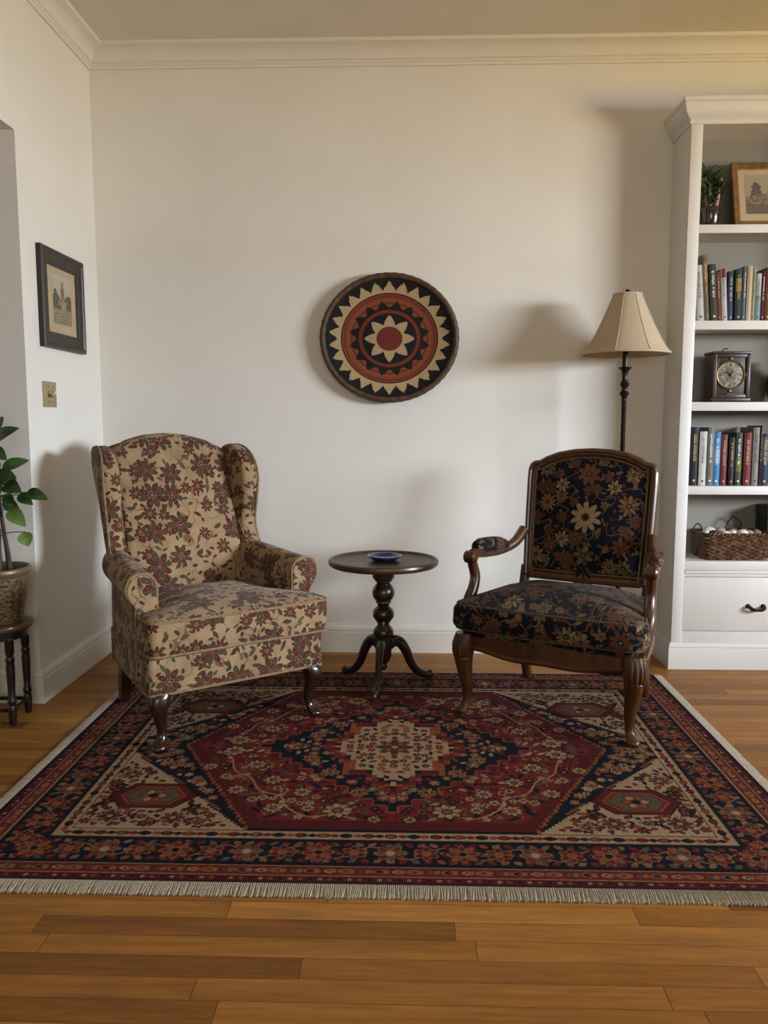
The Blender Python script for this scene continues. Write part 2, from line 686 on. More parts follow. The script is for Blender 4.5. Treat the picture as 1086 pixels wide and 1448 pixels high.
struct(b.build('wall_hall', 'wall', smooth=False))
WY0, WY1, WZ0, WZ1 = 0.05, 2.05, 1.13, 1.97
b = MB().box(XR, XR + 0.2, YF, WY0, 0, ZC)
b.box(XR, XR + 0.2, WY1, YR, 0, ZC)
b.box(XR, XR + 0.2, WY0, WY1, 0, WZ0)
b.box(XR, XR + 0.2, WY0, WY1, WZ1, ZC)
struct(b.build('wall_right', 'wall', smooth=False))
b = MB()
for y0, y1, z0, z1 in ((WY0, WY0 + .05, WZ0, WZ1), (WY1 - .05, WY1, WZ0, WZ1), (WY0 + .05, WY1 - .05, WZ0, WZ0 + .05),
                       (WY0 + .05, WY1 - .05, WZ1 - .05, WZ1), (WY0 + .05, WY1 - .05, 1.57, 1.60)):
    b.box(XR + 0.08, XR + 0.13, y0, y1, z0, z1)
struct(b.build('window_1', 'trim', smooth=False))


def profile_run(b, prof, p0, p1, out, miter0=0, miter1=0):
    """prof: (projection, height) points; swept from p0 to p1; out = unit vector away from the wall; miter shifts the ends by projection"""
    p0, p1, out = Vector(p0), Vector(p1), Vector(out)
    d = (p1 - p0).normalized()
    r0 = [p0 + out * q + Vector((0, 0, z)) + d * (q * miter0) for q, z in prof]
    r1 = [p1 + out * q + Vector((0, 0, z)) + d * (q * miter1) for q, z in prof]
    b.rings([r0, r1])


def cove(p0, p1, n=6, sag=0.35):
    out = []
    for k in range(1, n):
        t = k / n
        x = p0[0] + (p1[0] - p0[0]) * t
        z = p0[1] + (p1[1] - p0[1]) * t
        s = sag * math.sin(PI * t)
        dx, dz = p1[0] - p0[0], p1[1] - p0[1]
        out.append((x - dz * s * 0.5, z + dx * s * 0.5))
    return out


zb = 2.688
crown = [(0, zb), (0.010, zb), (0.012, zb + 0.010), (0.018, zb + 0.013), (0.018, zb + 0.022), (0.026, zb + 0.025), (0.026, zb + 0.030)]
crown += cove((0.026, zb + 0.030), (0.080, ZC - 0.016), 7, 0.30)
crown += [(0.080, ZC - 0.016), (0.088, ZC - 0.014), (0.090, ZC), (0, ZC)]
b = MB()
profile_run(b, crown, (XL, YR, 0), (XR, YR, 0), (0, -1, 0), 1, -1)
struct(b.build('trim_1', 'trim', sharp=25))
b = MB()
profile_run(b, crown, (XL, YF, 0), (XL, YR, 0), (1, 0, 0), 0, -1)
struct(b.build('trim_2', 'trim', sharp=25))
base = [(0, 0), (0.018, 0), (0.018, 0.098), (0.015, 0.101), (0.015, 0.106), (0.017, 0.110), (0.014, 0.122), (0.006, 0.130), (0.004, 0.137), (0, 0.137)]
b = MB()
profile_run(b, base, (XL, YR, 0), (1.187, YR, 0), (0, -1, 0), 1, 0)
struct(b.build('baseboard_rear', 'trim', sharp=25))
b = MB()
profile_run(b, base, (XL, JY, 0), (XL, YR, 0), (1, 0, 0), -1, -1)
struct(b.build('baseboard_left', 'trim', sharp=25))
b = MB()
profile_run(b, base, (XL - 0.5, JY, 0), (XL, JY, 0), (0, -1, 0), 0, 1)
struct(b.build('baseboard_opening', 'trim', sharp=25))

# ------------------------------------------------------------------ the rug (a knotted pattern, one colour per knot)
RX, RY, HX, HY = -0.040, 2.605, 1.115, 0.815
RED, NAVY, CREAM = (0.135, 0.0165, 0.0155), (0.0068, 0.0090, 0.0165), (0.33, 0.225, 0.130)
EDGE = (0.20, 0.105, 0.048)
RUST, TAN, DRED, OLIVE, BLACK = (0.21, 0.062, 0.028), (0.29, 0.185, 0.09), (0.075, 0.012, 0.012), (0.085, 0.070, 0.038), (0.010, 0.008, 0.008)


class Raster:
    def __init__(s, X, Y):
        s.X, s.Y = X, Y
        s.C = np.zeros(X.shape + (3,), np.float32)

    def fill(s, m, c):
        s.C[m] = c

    def win(s, cx, cy, R):
        xs, ys = s.X[0], s.Y[:, 0]
        i0, i1 = np.searchsorted(xs, [cx - R, cx + R])
        j0, j1 = np.searchsorted(ys, [cy - R, cy + R])
        return slice(j0, j1), slice(i0, i1)

    def flower(s, cx, cy, R, n, cA, cB, edge, heart, rot=0.0, ring=None, sy=1.0):
        w = s.win(cx, cy, R * 1.5)
        x, y = s.X[w] - cx, (s.Y[w] - cy) / sy
        if x.size == 0: return
        r = np.hypot(x, y)
        t = (np.arctan2(y, x) + rot) * n / (2 * PI) + 100
        k = np.floor(t)
        a = np.abs(t - k - 0.5) * 2
        lim = R * (1.0 - 0.42 * a ** 1.5)
        C = s.C[w]
        if ring is not None: C[r < lim * 1.28] = ring
        C[r < lim] = edge
        m = r < lim * 0.86
        C[m & (k % 2 == 0)] = cA
        C[m & (k % 2 == 1)] = cB
        C[m & (a > 0.86) & (r > R * 0.3)] = edge
        C[r < R * 0.34] = edge
        C[r < R * 0.24] = heart

    def bud(s, cx, cy, a, b_, rot, c, edge=None):
        w = s.win(cx, cy, a * 1.5)
        x, y = s.X[w] - cx, s.Y[w] - cy
        if x.size == 0: return
        u, v = x * math.cos(rot) + y * math.sin(rot), y * math.cos(rot) - x * math.sin(rot)
        e = np.abs(u) / a + (v / b_) ** 2
        C = s.C[w]
        if edge is not None: C[e < 1.6] = edge
        C[e < 1.0] = c

    def line(s, P, wd, c):
        for p, q in zip(P, P[1:]):
            L = math.hypot(q[0] - p[0], q[1] - p[1])
            cx, cy = (p[0] + q[0]) / 2, (p[1] + q[1]) / 2
            w = s.win(cx, cy, L / 2 + wd * 2)
            x, y = s.X[w] - p[0], s.Y[w] - p[1]
            if x.size == 0 or L < 1e-6: continue
            dx, dy = (q[0] - p[0]) / L, (q[1] - p[1]) / L
            t = np.clip(x * dx + y * dy, 0, L)
            d = np.hypot(x - dx * t, y - dy * t)
            s.C[w][d < wd] = c


def rug_pattern(nx, ny):
    xs = np.linspace(-HX, HX, nx)
    ys = np.linspace(-HY, HY, ny)
    X, Y = np.meshgrid(xs, ys)
    R = Raster(X, Y)
    rr = random.Random(3)
    # jagged knots: quantised coordinates for the stepped outlines
    q = 0.011
    QX, QY = np.round(np.abs(X) / q) * q, np.round(np.abs(Y) / q) * q
    FX, FY = 0.862, 0.567
    e = np.maximum(np.abs(X) - FX, np.abs(Y) - FY)              # distance outside the field
    R.fill(e > -1, NAVY)
    R.fill(e > 0.248, BLACK)
    # field: cream corners, navy hexagon, red hexagon
    corner = (QX - 0.40) / 0.44 + (QY - 0.085) / 0.472
    R.fill(e <= 0, NAVY)
    R.fill((e <= 0) & (corner > 0.990), RUST)
    R.fill((e <= 0) & (corner > 1.0), BLACK)
    R.fill((e <= 0) & (corner > 1.02), CREAM)
    hexa = np.maximum(QX / 0.70 + QY / 0.53 * 0.43, QY / 0.550)
    R.fill((hexa < 1.018) & (e <= 0), RUST)
    R.fill((hexa < 1.004) & (e <= 0), DRED)
    R.fill((hexa < 0.94) & (e <= 0), RED)
    # stamps symmetric in the four quarters

    def four(fn, x, y, *a, **k):
        for sx in ((1, -1) if x else (1,)):
            for sy in ((1, -1) if y else (1,)):
                fn(x * sx, y * sy, *a, **k)
    # scatter in the red field
    reds = []
    tries = 0
    while len(reds) < 170 and tries < 9000:
        tries += 1
        x, y = rr.uniform(0.01, 0.66), rr.uniform(0.01, 0.51)
        if max(x / 0.70 + y / 0.53 * 0.43, y / 0.535) > 0.93: continue
        if x / 0.45 + y / 0.47 < 1.03: continue
        if any(math.hypot(x - u, y - v) < 0.024 for u, v in reds): continue
        reds.append((x, y))
    for x, y in reds:
        c = rr.choice([TAN, RUST, NAVY, CREAM, OLIVE, DRED, NAVY])
        k = rr.random()
        if k < 0.45:
            four(R.bud, x, y, rr.uniform(0.010, 0.018), rr.uniform(0.005, 0.009), rr.uniform(0, PI), c, BLACK if rr.random() < .5 else None)
        else:
            four(R.flower, x, y, rr.uniform(0.013, 0.020), rr.choice([4, 5, 6]), c, c, DRED, rr.choice([RUST, CREAM, NAVY]), rr.random())
    vine = [(0.10, 0.50), (0.17, 0.475), (0.23, 0.49), (0.30, 0.44), (0.33, 0.37), (0.40, 0.33), (0.44, 0.25), (0.50, 0.20), (0.53, 0.11), (0.58, 0.05)]
    for sx in (1, -1):
        for sy in (1, -1):
            R.line([(sx * x, sy * y) for x, y in catmull([Vector((a, c_)) for a, c_ in vine], 5)], 0.0028, TAN)
    for x, y, s_ in ((0.155, 0.450, 0.050), (0.535, 0.045, 0.044), (0.37, 0.26, 0.034), (0.44, 0.15, 0.036), (0.27, 0.34, 0.032), (0.47, 0.33, 0.032), (0.34, 0.44, 0.034), (0.585, 0.17, 0.028), (0.05, 0.50, 0.022), (0.24, 0.44, 0.024), (0.52, 0.24, 0.024), (0.41, 0.39, 0.022)):
        four(R.flower, x, y, s_, 8, CREAM, TAN, BLACK, RUST, 0.2, ring=None)
    # navy ground between the red hexagon and the cream corners
    pts = []
    tries = 0
    while len(pts) < 120 and tries < 9000:
        tries += 1
        x, y = rr.uniform(0.0, 0.845), rr.uniform(0.008, 0.545)
        if (x - 0.40) / 0.44 + (y - 0.085) / 0.472 > 0.93: continue
        if max(x / 0.70 + y / 0.53 * 0.43, y / 0.535) < 1.06: continue
        if any(math.hypot(x - u, y - v) < 0.027 for u, v in pts): continue
        pts.append((x, y))
    for x, y in pts:
        c = rr.choice([RUST, TAN, RED, RED, RUST, OLIVE, CREAM])
        if rr.random() < 0.6:
            four(R.flower, x, y, rr.uniform(0.014, 0.024), rr.choice([5, 6, 8]), c, c, TAN if c != TAN else DRED, NAVY if c == TAN else TAN, rr.random())
        else:
            four(R.bud, x, y, rr.uniform(0.010, 0.016), 0.008, rr.uniform(0, PI), c, None)
    for x, y, s_ in ((0.775, 0.0, 0.034), (0.70, 0.155, 0.028), (0.60, 0.275, 0.024)):
        four(R.flower, x, y, s_, 8, RED, RUST, TAN, NAVY, 0.2)
    # navy star diamond with stepped edge
    dia = QX / 0.425 + QY / 0.445
    st = 0.040
    SX, SY = np.round(np.abs(X) / st) * st, np.round(np.abs(Y) / st) * st
    sd = SX / 0.44 + SY / 0.46
    R.fill(sd < 1.03, RUST)
    w = 0.005
    for thr, c in ((1.0, None),):
        pass
    core = np.ones_like(X, bool)
    for dx, dy in ((w, 0), (-w, 0), (0, w), (0, -w)):
        a_ = np.round(np.abs(X + dx) / st) * st / 0.44 + np.round(np.abs(Y + dy) / st) * st / 0.46
        core &= a_ < 1.03
    R.fill(core, DRED)
    core2 = np.ones_like(X, bool)
    w = 0.009
    for dx, dy in ((w, 0), (-w, 0), (0, w), (0, -w)):
        a_ = np.round(np.abs(X + dx) / st) * st / 0.44 + np.round(np.abs(Y + dy) / st) * st / 0.46
        core2 &= a_ < 1.03
    R.fill(core2, NAVY)
    pts = []
    tries = 0
    while len(pts) < 70 and tries < 6000:
        tries += 1
        x, y = rr.uniform(0.0, 0.40), rr.uniform(0.0, 0.43)
        if x / 0.42 + y / 0.44 > 0.93 or x / 0.215 + y / 0.30 < 1.20: continue
        if any(math.hypot(x - u, y - v) < 0.030 for u, v in pts): continue
        pts.append((x, y))
    for x, y in pts:
        c = rr.choice([RUST, TAN, RED, RED, RUST, OLIVE])
        if rr.random() < 0.5:
            four(R.flower, x, y, rr.uniform(0.014, 0.021), rr.choice([4, 6, 8]), c, c, TAN if c != TAN else DRED, CREAM, rr.random())
        else:
            four(R.bud, x, y, rr.uniform(0.010, 0.017), 0.008, rr.uniform(0, PI), c, None)
    for x, y in ((0.27, 0.10), (0.10, 0.335), (0.20, 0.20)):
        four(R.flower, x, y, 0.030, 8, RED, RUST, TAN, NAVY, 0.1)
    four(R.flower, 0.0, 0.37, 0.026, 6, RUST, RED, TAN, CREAM)
    four(R.flower, 0.35, 0.0, 0.026, 6, RUST, RED, TAN, CREAM)
    # cream star with eight stepped points
    ax, ay = np.abs(X), np.abs(Y)

    def star(k):
        k = k * 1.2
        s3 = 0.019
        def st3(A): return np.round(A / s3) * s3
        d = (st3(ax) / (0.166 * k) + st3(ay) / (0.245 * k)) < 1.0
        r_ = (st3(ax) < 0.104 * k) & (st3(ay) < 0.145 * k)
        z = ((ax < 0.045 * k) & (ay < 0.195 * k)) | ((ax < 0.130 * k) & (ay < 0.060 * k))
        return d | r_ | z
    R.fill(star(1.25), RUST)
    R.fill(star(1.215), RED)
    R.fill(star(1.12), DRED)
    R.fill(star(1.085), RUST)
    R.fill(star(1.045), BLACK)
    R.fill(star(1.0), CREAM)
    R.flower(0, 0, 0.055, 8, RED, RUST, BLACK, TAN, 0.39, ring=OLIVE)
    pts = []
    tries = 0
    while len(pts) < 46 and tries < 6000:
        tries += 1
        x, y = rr.uniform(0.0, 0.20), rr.uniform(0.0, 0.26)
        if math.hypot(x, y) < 0.075 or (x / 0.185 + y / 0.28 > 0.95 and (x > 0.112 or y > 0.160)): continue
        if any(math.hypot(x - u, y - v) < 0.026 for u, v in pts): continue
        pts.append((x, y))
    for x, y in pts:
        c = rr.choice([RED, RUST, DRED, NAVY, RED])
        if rr.random() < 0.5:
            four(R.flower, x, y, 0.015, 5, c, c, DRED, TAN, rr.random())
        else:
            four(R.bud, x, y, 0.015, 0.008, rr.uniform(0, PI), c)
    # cream corners
    pts = []
    tries = 0
    while len(pts) < 190 and tries < 12000:
        tries += 1
        x, y = rr.uniform(0.40, 0.85), rr.uniform(0.09, 0.545)
        if (x - 0.40) / 0.44 + (y - 0.085) / 0.472 < 1.10: continue
        if abs(x - 0.705) < 0.115 and abs(y - 0.375) < 0.09: continue
        if any(math.hypot(x - u, y - v) < 0.024 for u, v in pts): continue
        pts.append((x, y))
    for x, y in pts:
        c = rr.choice([RED, RED, DRED, NAVY, DRED, RED, RUST])
        if rr.random() < 0.35:
            four(R.flower, x, y, rr.uniform(0.017, 0.025), 5, c, c, BLACK, RUST, rr.random())
        else:
            four(R.bud, x, y, rr.uniform(0.010, 0.016), 0.008, rr.uniform(0, PI), c, BLACK if rr.random() < .4 else None)
    for x, y, s_ in ((0.79, 0.50, 0.038), (0.61, 0.505, 0.036), (0.815, 0.235, 0.034), (0.70, 0.50, 0.016), (0.53, 0.525, 0.020)):
        four(R.flower, x, y, s_, 8, RED, OLIVE, BLACK, TAN, 0.3, ring=CREAM)
    for sx in (1, -1):
        for sy in (1, -1):
            dx, dy = np.abs(X - sx * 0.705), np.abs(Y - sy * 0.375)
            hx = np.maximum(dx / 0.100 * 0.75 + dy / 0.078 * 0.42, dy / 0.078)
            for t, c in ((1.0, BLACK), (0.95, DRED), (0.74, RUST), (0.68, RED), (0.60, OLIVE)):
                R.fill(hx < t, c)
            R.flower(sx * 0.705, sy * 0.375, 0.046, 6, TAN, RUST, DRED, NAVY, 0.5)
    # borders, from the field outwards
    R.fill((e > 0) & (e <= 0.004), BLACK)
    R.fill((e > 0.004) & (e <= 0.007), TAN)
    R.fill((e > 0.007) & (e <= 0.040), CREAM)
    R.fill((e > 0.040) & (e <= 0.044), TAN)
    R.fill((e > 0.044) & (e <= 0.048), BLACK)
    R.fill((e > 0.048) & (e <= 0.165), NAVY)
    R.fill((e > 0.165) & (e <= 0.169), BLACK)
    R.fill((e > 0.169) & (e <= 0.173), TAN)
    R.fill((e > 0.173) & (e <= 0.212), RED)
    R.fill((e > 0.212) & (e <= 0.216), TAN)
    R.fill((e > 0.216) & (e <= 0.240), DRED)

    def band(off, step, fn):
        """fn(x, y, i, along) for stations along all four sides, mitred at the corners"""
        for side in range(4):
            L = (FX if side % 2 == 0 else FY) + off
            n = max(2, int(round(2 * L / step)))
            for i in range(n):
                t = -L + 2 * L * (i + 0.5) / n
                if side == 0: p = (t, -FY - off, 0.0)
                elif side == 1: p = (FX + off, t, PI / 2)
                elif side == 2: p = (-t, FY + off, 0.0)
                else: p = (-FX - off, -t, PI / 2)
                fn(p[0], p[1], i, p[2])
    band(0.0235, 0.030, lambda x, y, i, r: (R.bud(x, y, 0.012, 0.010, r, (RED, NAVY, RUST)[i % 3], BLACK if i % 2 else None)))
    band(0.0235, 0.0150, lambda x, y, i, r: (R.bud(x, y, 0.004, 0.004, r, DRED) if i % 2 else None))

    def main(x, y, i, r):
        c1, c2 = ((RED, RUST), (RED, DRED), (OLIVE, RED), (RED, DRED))[i % 4]
        if i % 2 == 0:
            R.flower(x, y, 0.044, 8, c1, c2, EDGE, CREAM if i % 4 else NAVY, 0.3, ring=DRED if i % 4 == 0 else None)
        else:
            R.flower(x, y, 0.036, 6, c1, c2, EDGE, RUST, 0.0)
    # winding stem
    for side in range(4):
        L = (FX if side % 2 == 0 else FY) + 0.1065
        P = []
        for k in range(241):
            t = -L + 2 * L * k / 240
            d = 0.1065 + 0.028 * math.sin(t * 2 * PI / 0.19)
            P.append(((t, -FY - d), (FX + d, t), (-t, FY + d), (-FX - d, -t))[side])
        R.line(P, 0.0026, EDGE)
    for off, ph in ((0.068, 0), (0.145, 1)):
        band(off, 0.032, lambda x, y, i, r: R.bud(x, y, 0.013, 0.009, r + (0.7 if (i + ph) % 2 else -0.7), (RED, RUST, EDGE, RED, OLIVE)[(i + ph) % 5], None))
    band(0.1065, 0.034, lambda x, y, i, r: R.flower(x, y, 0.012, 5, (RUST, RED, TAN)[i % 3], RUST, DRED, TAN, 0.4))
    band(0.1065, 0.094, main)
    band(0.1925, 0.042, lambda x, y, i, r: (R.bud(x, y, 0.015, 0.009, r, (NAVY, TAN, RUST, OLIVE)[i % 4], DRED if i % 2 else EDGE), R.bud(x, y, 0.006, 0.005, r, RED)))
    band(0.1925, 0.0211, lambda x, y, i, r: (R.bud(x, y, 0.007, 0.010, r + (0.5 if i % 4 == 1 else -0.5), EDGE) if i % 2 else None))
    band(0.228, 0.024, lambda x, y, i, r: (R.bud(x, y, 0.006, 0.006, r, (RUST, NAVY, TAN)[i % 3])))
    C = R.C * 0.84
    rng = np.random.default_rng(5)
    C *= rng.uniform(0.72, 1.22, X.shape)[..., None].astype(np.float32)
    row = rng.uniform(0.90, 1.10, (ny, 1, 1)).astype(np.float32)
    C *= row
    return X, Y, C


def build_rug():
    nx, ny = 800, 578
    X, Y, C = rug_pattern(nx, ny)
    top = np.stack([X + RX, Y + RY, np.full_like(X, 0.009)], -1).reshape(-1, 3)
    i = np.arange(nx * ny).reshape(ny, nx)
    quads = np.stack([i[:-1, :-1], i[:-1, 1:], i[1:, 1:], i[1:, :-1]], -1).reshape(-1, 4)
    loop = np.concatenate([i[0, :], i[1:, -1], i[-1, -2::-1], i[-2:0:-1, 0]])
    low = top[loop].copy()
    low[:, 2] = 0.0005
    li = np.arange(len(loop)) + len(top)
    nxt = np.roll(np.arange(len(loop)), -1)
    skirt = np.stack([loop, li, li[nxt], loop[nxt]], -1)
    V = np.concatenate([top, low]).astype(np.float32)
    F = np.concatenate([quads, skirt]).astype(np.int32)
    me = bpy.data.meshes.new('pile')
    me.vertices.add(len(V))
    me.vertices.foreach_set('co', V.ravel())
    me.loops.add(F.size)
    me.loops.foreach_set('vertex_index', F.ravel())
    me.polygons.add(len(F))
    me.polygons.foreach_set('loop_start', np.arange(0, F.size, 4, dtype=np.int32))
    me.update(calc_edges=True)
    at = me.color_attributes.new('pattern', 'FLOAT_COLOR', 'POINT')
    cc = np.ones((len(V), 4), np.float32)
    cc[:len(top), :3] = C.reshape(-1, 3)
    cc[len(top):, :3] = DRED
    at.data.foreach_set('color', cc.ravel())
    me.materials.append(M['rug'])
    root = thing('rug', 'large red and navy Persian style rug with cream star medallion lying on the wood floor', 'rug', (RX, RY, 0))
    o = bpy.data.objects.new('pile', me)
    COL.objects.link(o)
    o.parent = root
    o.location = (-RX, -RY, 0)
    r2 = random.Random(12)
    for side in range(4):
        f = MB()
        L = (HX, HY)[side % 2]
        wd = (0.046, 0.036, 0.020, 0.036)[side]
        n = int(2 * L / 0.0048)
        for k in range(n):
            t = -L + 2 * L * (k + 0.5) / n
            ln = wd * r2.uniform(0.93, 1.04)
            sk = r2.uniform(-0.004, 0.004)
            P = [(t, 0.0, 0.0065), (t + sk * 0.3, ln * 0.35, 0.0065), (t + sk, ln * 0.8, 0.0045), (t + sk * 1.3, ln, 0.003)]
            rad = [0.0040, 0.0040, 0.0038, 0.0032]
            Q = []
            for a, d, z in P:
                Q.append(((a, -HY - d, z), (HX + d, a, z), (-a, HY + d, z), (-HX - d, -a, z))[side])
            f.tube(Q, rad, 5, flat=0.75, up=(0, 0, 1))
        q0 = [((-L, -HY), (L, -HY), (L, -HY - wd * 0.9), (-L, -HY - wd * 0.9)), ((HX, -L), (HX, L), (HX + wd * 0.9, L), (HX + wd * 0.9, -L)),
              ((L, HY), (-L, HY), (-L, HY + wd * 0.9), (L, HY + wd * 0.9)), ((-HX, L), (-HX, -L), (-HX - wd * 0.9, -L), (-HX - wd * 0.9, L))][side]
        f.rings([[Vector((x, y, 0.0008)) for x, y in q0], [Vector((x, y, 0.0052)) for x, y in q0]])
        f.build('fringe', 'fringe', root)
    return root


build_rug()

# ------------------------------------------------------------------ wing chair
wing = thing('wing_armchair', 'high-backed wing armchair in tan fabric with maroon and green flowers, at left on the rug', 'armchair', (-0.766, 2.978, 0.0096), math.radians(36))
# the seat base under the cushion
o_seat = rpoly([(-0.335, -0.315, 0.03), (0.335, -0.315, 0.03), (0.30, 0.24, 0.02), (-0.30, 0.24, 0.02)], 0.03)
b = MB().pillow(o_seat, 0.187, 0.318, 0.014, 0.004, 0.0)
wseat = b.build('seat_base', 'tan', wing, uv=True)
b = MB().tube([(p.x, p.y, 0.190) for p in inset(o_seat, 0.003)], 0.0055, 6, closed=True)
b.build('welt', 'tan_cord', wseat)
# T shaped cushion
o_c = rpoly([(-0.338, -0.352, 0.035), (0.338, -0.352, 0.035), (0.338, -0.222, 0.02), (0.262, -0.205, 0.01), (0.235, 0.17, 0.03), (-0.235, 0.17, 0.03), (-0.262, -0.205, 0.01), (-0.338, -0.222, 0.02)], 0.022)


def cush(p):
    k = max(0.0, (p.z - 0.33) / 0.12)
    bow = 0.016 * (1 - (p.x / 0.36) ** 2)
    return Vector((p.x, p.y - (bow if p.y < -0.1 else 0) * min(1, k * 2), p.z))


b = MB().pillow(o_c, 0.318, 0.452, 0.024, 0.034, 0.0, f=cush, c=(0, -0.09))
wc = b.build('seat_cushion', 'tan', wing, uv=True, uvoff=(0.02, 0.0))
b = MB()
for z in (0.330, 0.444):
    b.tube([cush(Vector((p.x, p.y, z))) for p in inset(o_c, 0.0035)], 0.0052, 6, closed=True)
b.build('welt', 'tan_cord', wc)


def rec(z):
    """rearward lean of the back"""
    return 0.115 + max(0.0, z - 0.42) * 0.40


arch = [(-0.238, 0.42), (-0.238, 0.60), (-0.238, 0.80), (-0.240, 0.965), (-0.222, 0.988), (-0.165, 1.020), (-0.09, 1.041), (0.0, 1.048),
        (0.09, 1.041), (0.165, 1.020), (0.222, 0.988), (0.240, 0.965), (0.238, 0.80), (0.238, 0.60), (0.238, 0.42)]
o_b = [Vector(p) for p in arch]
o_b = [p for i, p in enumerate(rpoly([(p.x, p.y, 0.012) for p in o_b], 0.025, 3))]


def backmap(p):                                                 # (u, v, w): w towards the sitter
    return Vector((p.x, rec(p.y) + 0.085 - p.z, p.y))


b = MB().pillow(o_b, 0.0, 0.085, 0.030, 0.030, 0.004, f=backmap, c=(0, 0.72))
wb = b.build('backrest', 'tan', wing, uv=True)
b = MB().tube([backmap(Vector((p.x, p.y, 0.012))) for p in inset(o_b, 0.002)], 0.005, 6, closed=True)
b.build('welt', 'tan_cord', wb)
# outer back panel, narrower at the foot
o_ob = rpoly([(-0.285, 0.20, 0.01), (0.285, 0.20, 0.01), (0.288, 0.56, 0.02), (0.292, 0.965, 0.03), (0.235, 0.994, 0.03), (0.13, 1.026, 0.05), (0, 1.042, 0.1), (-0.13, 1.026, 0.05), (-0.235, 0.994, 0.03), (-0.292, 0.965, 0.03), (-0.288, 0.56, 0.02)], 0.03)


def obmap(p):
    return Vector((p.x, max(0.215, rec(p.y) + 0.115) - p.z, p.y))


b = MB().pillow(o_ob, 0.0, 0.034, 0.012, 0.0, 0.006, f=obmap, c=(0, 0.6))
b.build('outer_back', 'tan', wing, uv=True)
# wings
o_w = catmull([Vector(p) for p in ((0.250, 0.50), (0.295, 0.62), (0.365, 0.80), (0.425, 0.95), (0.412, 0.992), (0.360, 1.004), (0.300, 0.998), (0.246, 0.972),
                                   (0.206, 0.925), (0.190, 0.86), (0.194, 0.78), (0.200, 0.70), (0.186, 0.63), (0.158, 0.580), (0.158, 0.50))], 5, True)
for s in (-1, 1):
    def wmap(p, s=s):
        yy, zz, w = p.x, p.y, p.z                                # w across the chair, 0 inside
        fwd = min(1.0, max(0.0, (0.36 - yy) / 0.2))
        roll = 0.014 * fwd * fwd
        tap = 0.020 * min(1.0, max(0.0, (0.86 - zz) / 0.30))
        return Vector((s * (0.236 + w + 0.016 * fwd + roll * (1 if w > 0.035 else 0) - tap * (0.3 + 0.7 * w / 0.066)), yy, zz))
    b = MB().pillow(o_w, 0.0, 0.066, 0.030, 0.006, 0.010, f=wmap, c=(0.28, 0.78))
    w_o = b.build('wing', 'tan', wing, uv=True, uvoff=(0.05 * s, 0.03))
    b = MB().tube([wmap(Vector((p.x, p.y, 0.058))) for p in inset(o_w, 0.004)], 0.0048, 6, closed=True)
    b.build('welt', 'tan_cord', w_o)
# rolled arms with their side panels
cx, cz, cr = 0.312, 0.532, 0.054
sec = [(0.258, 0.31), (0.258, 0.40), (0.259, 0.50)]
for k in range(0, 15):
    a = PI - 0.15 - (PI + 0.55) * k / 14
    sec.append((cx + cr * math.cos(a), cz + cr * math.sin(a)))
sec += [(0.332, 0.475), (0.334, 0.42), (0.335, 0.30), (0.335, 0.197), (0.312, 0.190), (0.262, 0.193)]
csec = Vector((0.30, 0.42))
for s in (-1, 1):
    def ring(y, sc=1.0, s=s):
        t = (y + 0.205) / 0.46
        out = []
        for x, z in sec:
            q = csec + (Vector((x, z)) - csec) * sc
            lift = 0.030 * t * max(0.0, (q.y - 0.45) / 0.13) if t > 0 else 0
            out.append(Vector((s * (q.x - 0.046 * t), y, q.y + lift)))
        return out
    rs = [ring(-0.2145, 0.55), ring(-0.2145, 0.88), ring(-0.212, 0.95), ring(-0.205, 0.985), ring(-0.195, 1.0)]
    rs += [ring(-0.195 + 0.435 * k / 10) for k in range(1, 11)]
    b = MB()
    b.rings(rs)
    a_o = b.build('armrest', 'tan', wing, uv=True, uvoff=(0.11 * s, 0.02), sharp=55)
    b = MB()
    P = [Vector((s * x, -0.206, z)) for x, z in sec[1:-3]]
    b.tube(P, 0.0050, 6)
    b.build('welt', 'tan_cord', a_o)
# front cabriole legs, plain raked rear legs


def cabriole(mb, x, y, dx, dy, h, prof, n=14):
    """prof: (height fraction, outward offset, half width)"""
    P = catmull([Vector(p) for p in prof], 5)
    rs = []
    for p in P:
        cxx, cyy, z = x + dx * p.y, y + dy * p.y, h * p.x
        ring = []
        for k in range(n):
            a = 2 * PI * k / n
            ca, sa = math.cos(a), math.sin(a)
            q = 0.72                                             # squarish round
            ring.append(Vector((cxx + p.z * math.copysign(abs(ca) ** q, ca), cyy + p.z * math.copysign(abs(sa) ** q, sa), z)))
        rs.append(ring)
    mb.rings(rs)


cab = [(1.0, 0.000, 0.036), (0.92, 0.008, 0.036), (0.78, 0.014, 0.033), (0.6, 0.008, 0.024), (0.42, -0.002, 0.0185), (0.25, -0.004, 0.0155), (0.14, 0.006, 0.017), (0.07, 0.018, 0.024), (0.02, 0.022, 0.024), (0.0, 0.022, 0.018)]
for sx in (-1, 1):
    b = MB()
    cabriole(b, sx * 0.285, -0.285, sx * 0.72, -0.72, 0.192, cab)
    b.build('leg', 'dark_wood', wing)
for sx in (-1, 1):
    b = MB()
    rs = []
    for z, oy, h in ((0.20, 0.0, 0.024), (0.12, 0.012, 0.022), (0.05, 0.032, 0.019), (0.0, 0.050, 0.017)):
        cxx, cyy = sx * 0.255, 0.20 + oy
        rs.append([Vector((cxx + a * h, cyy + c_ * h, z)) for a, c_ in ((-1, -1), (1, -1), (1, 1), (-1, 1))])
    b.rings(rs)
    b.build('leg', 'dark_wood', wing, smooth=False)

# ------------------------------------------------------------------ open armchair with carved frame
arm = thing('open_armchair', 'open armchair with carved wood frame and navy floral upholstery, right of the pedestal table', 'armchair', (0.616, 3.026, 0.0096), math.radians(-28))
# seat rail with shaped lower edge
b = MB()


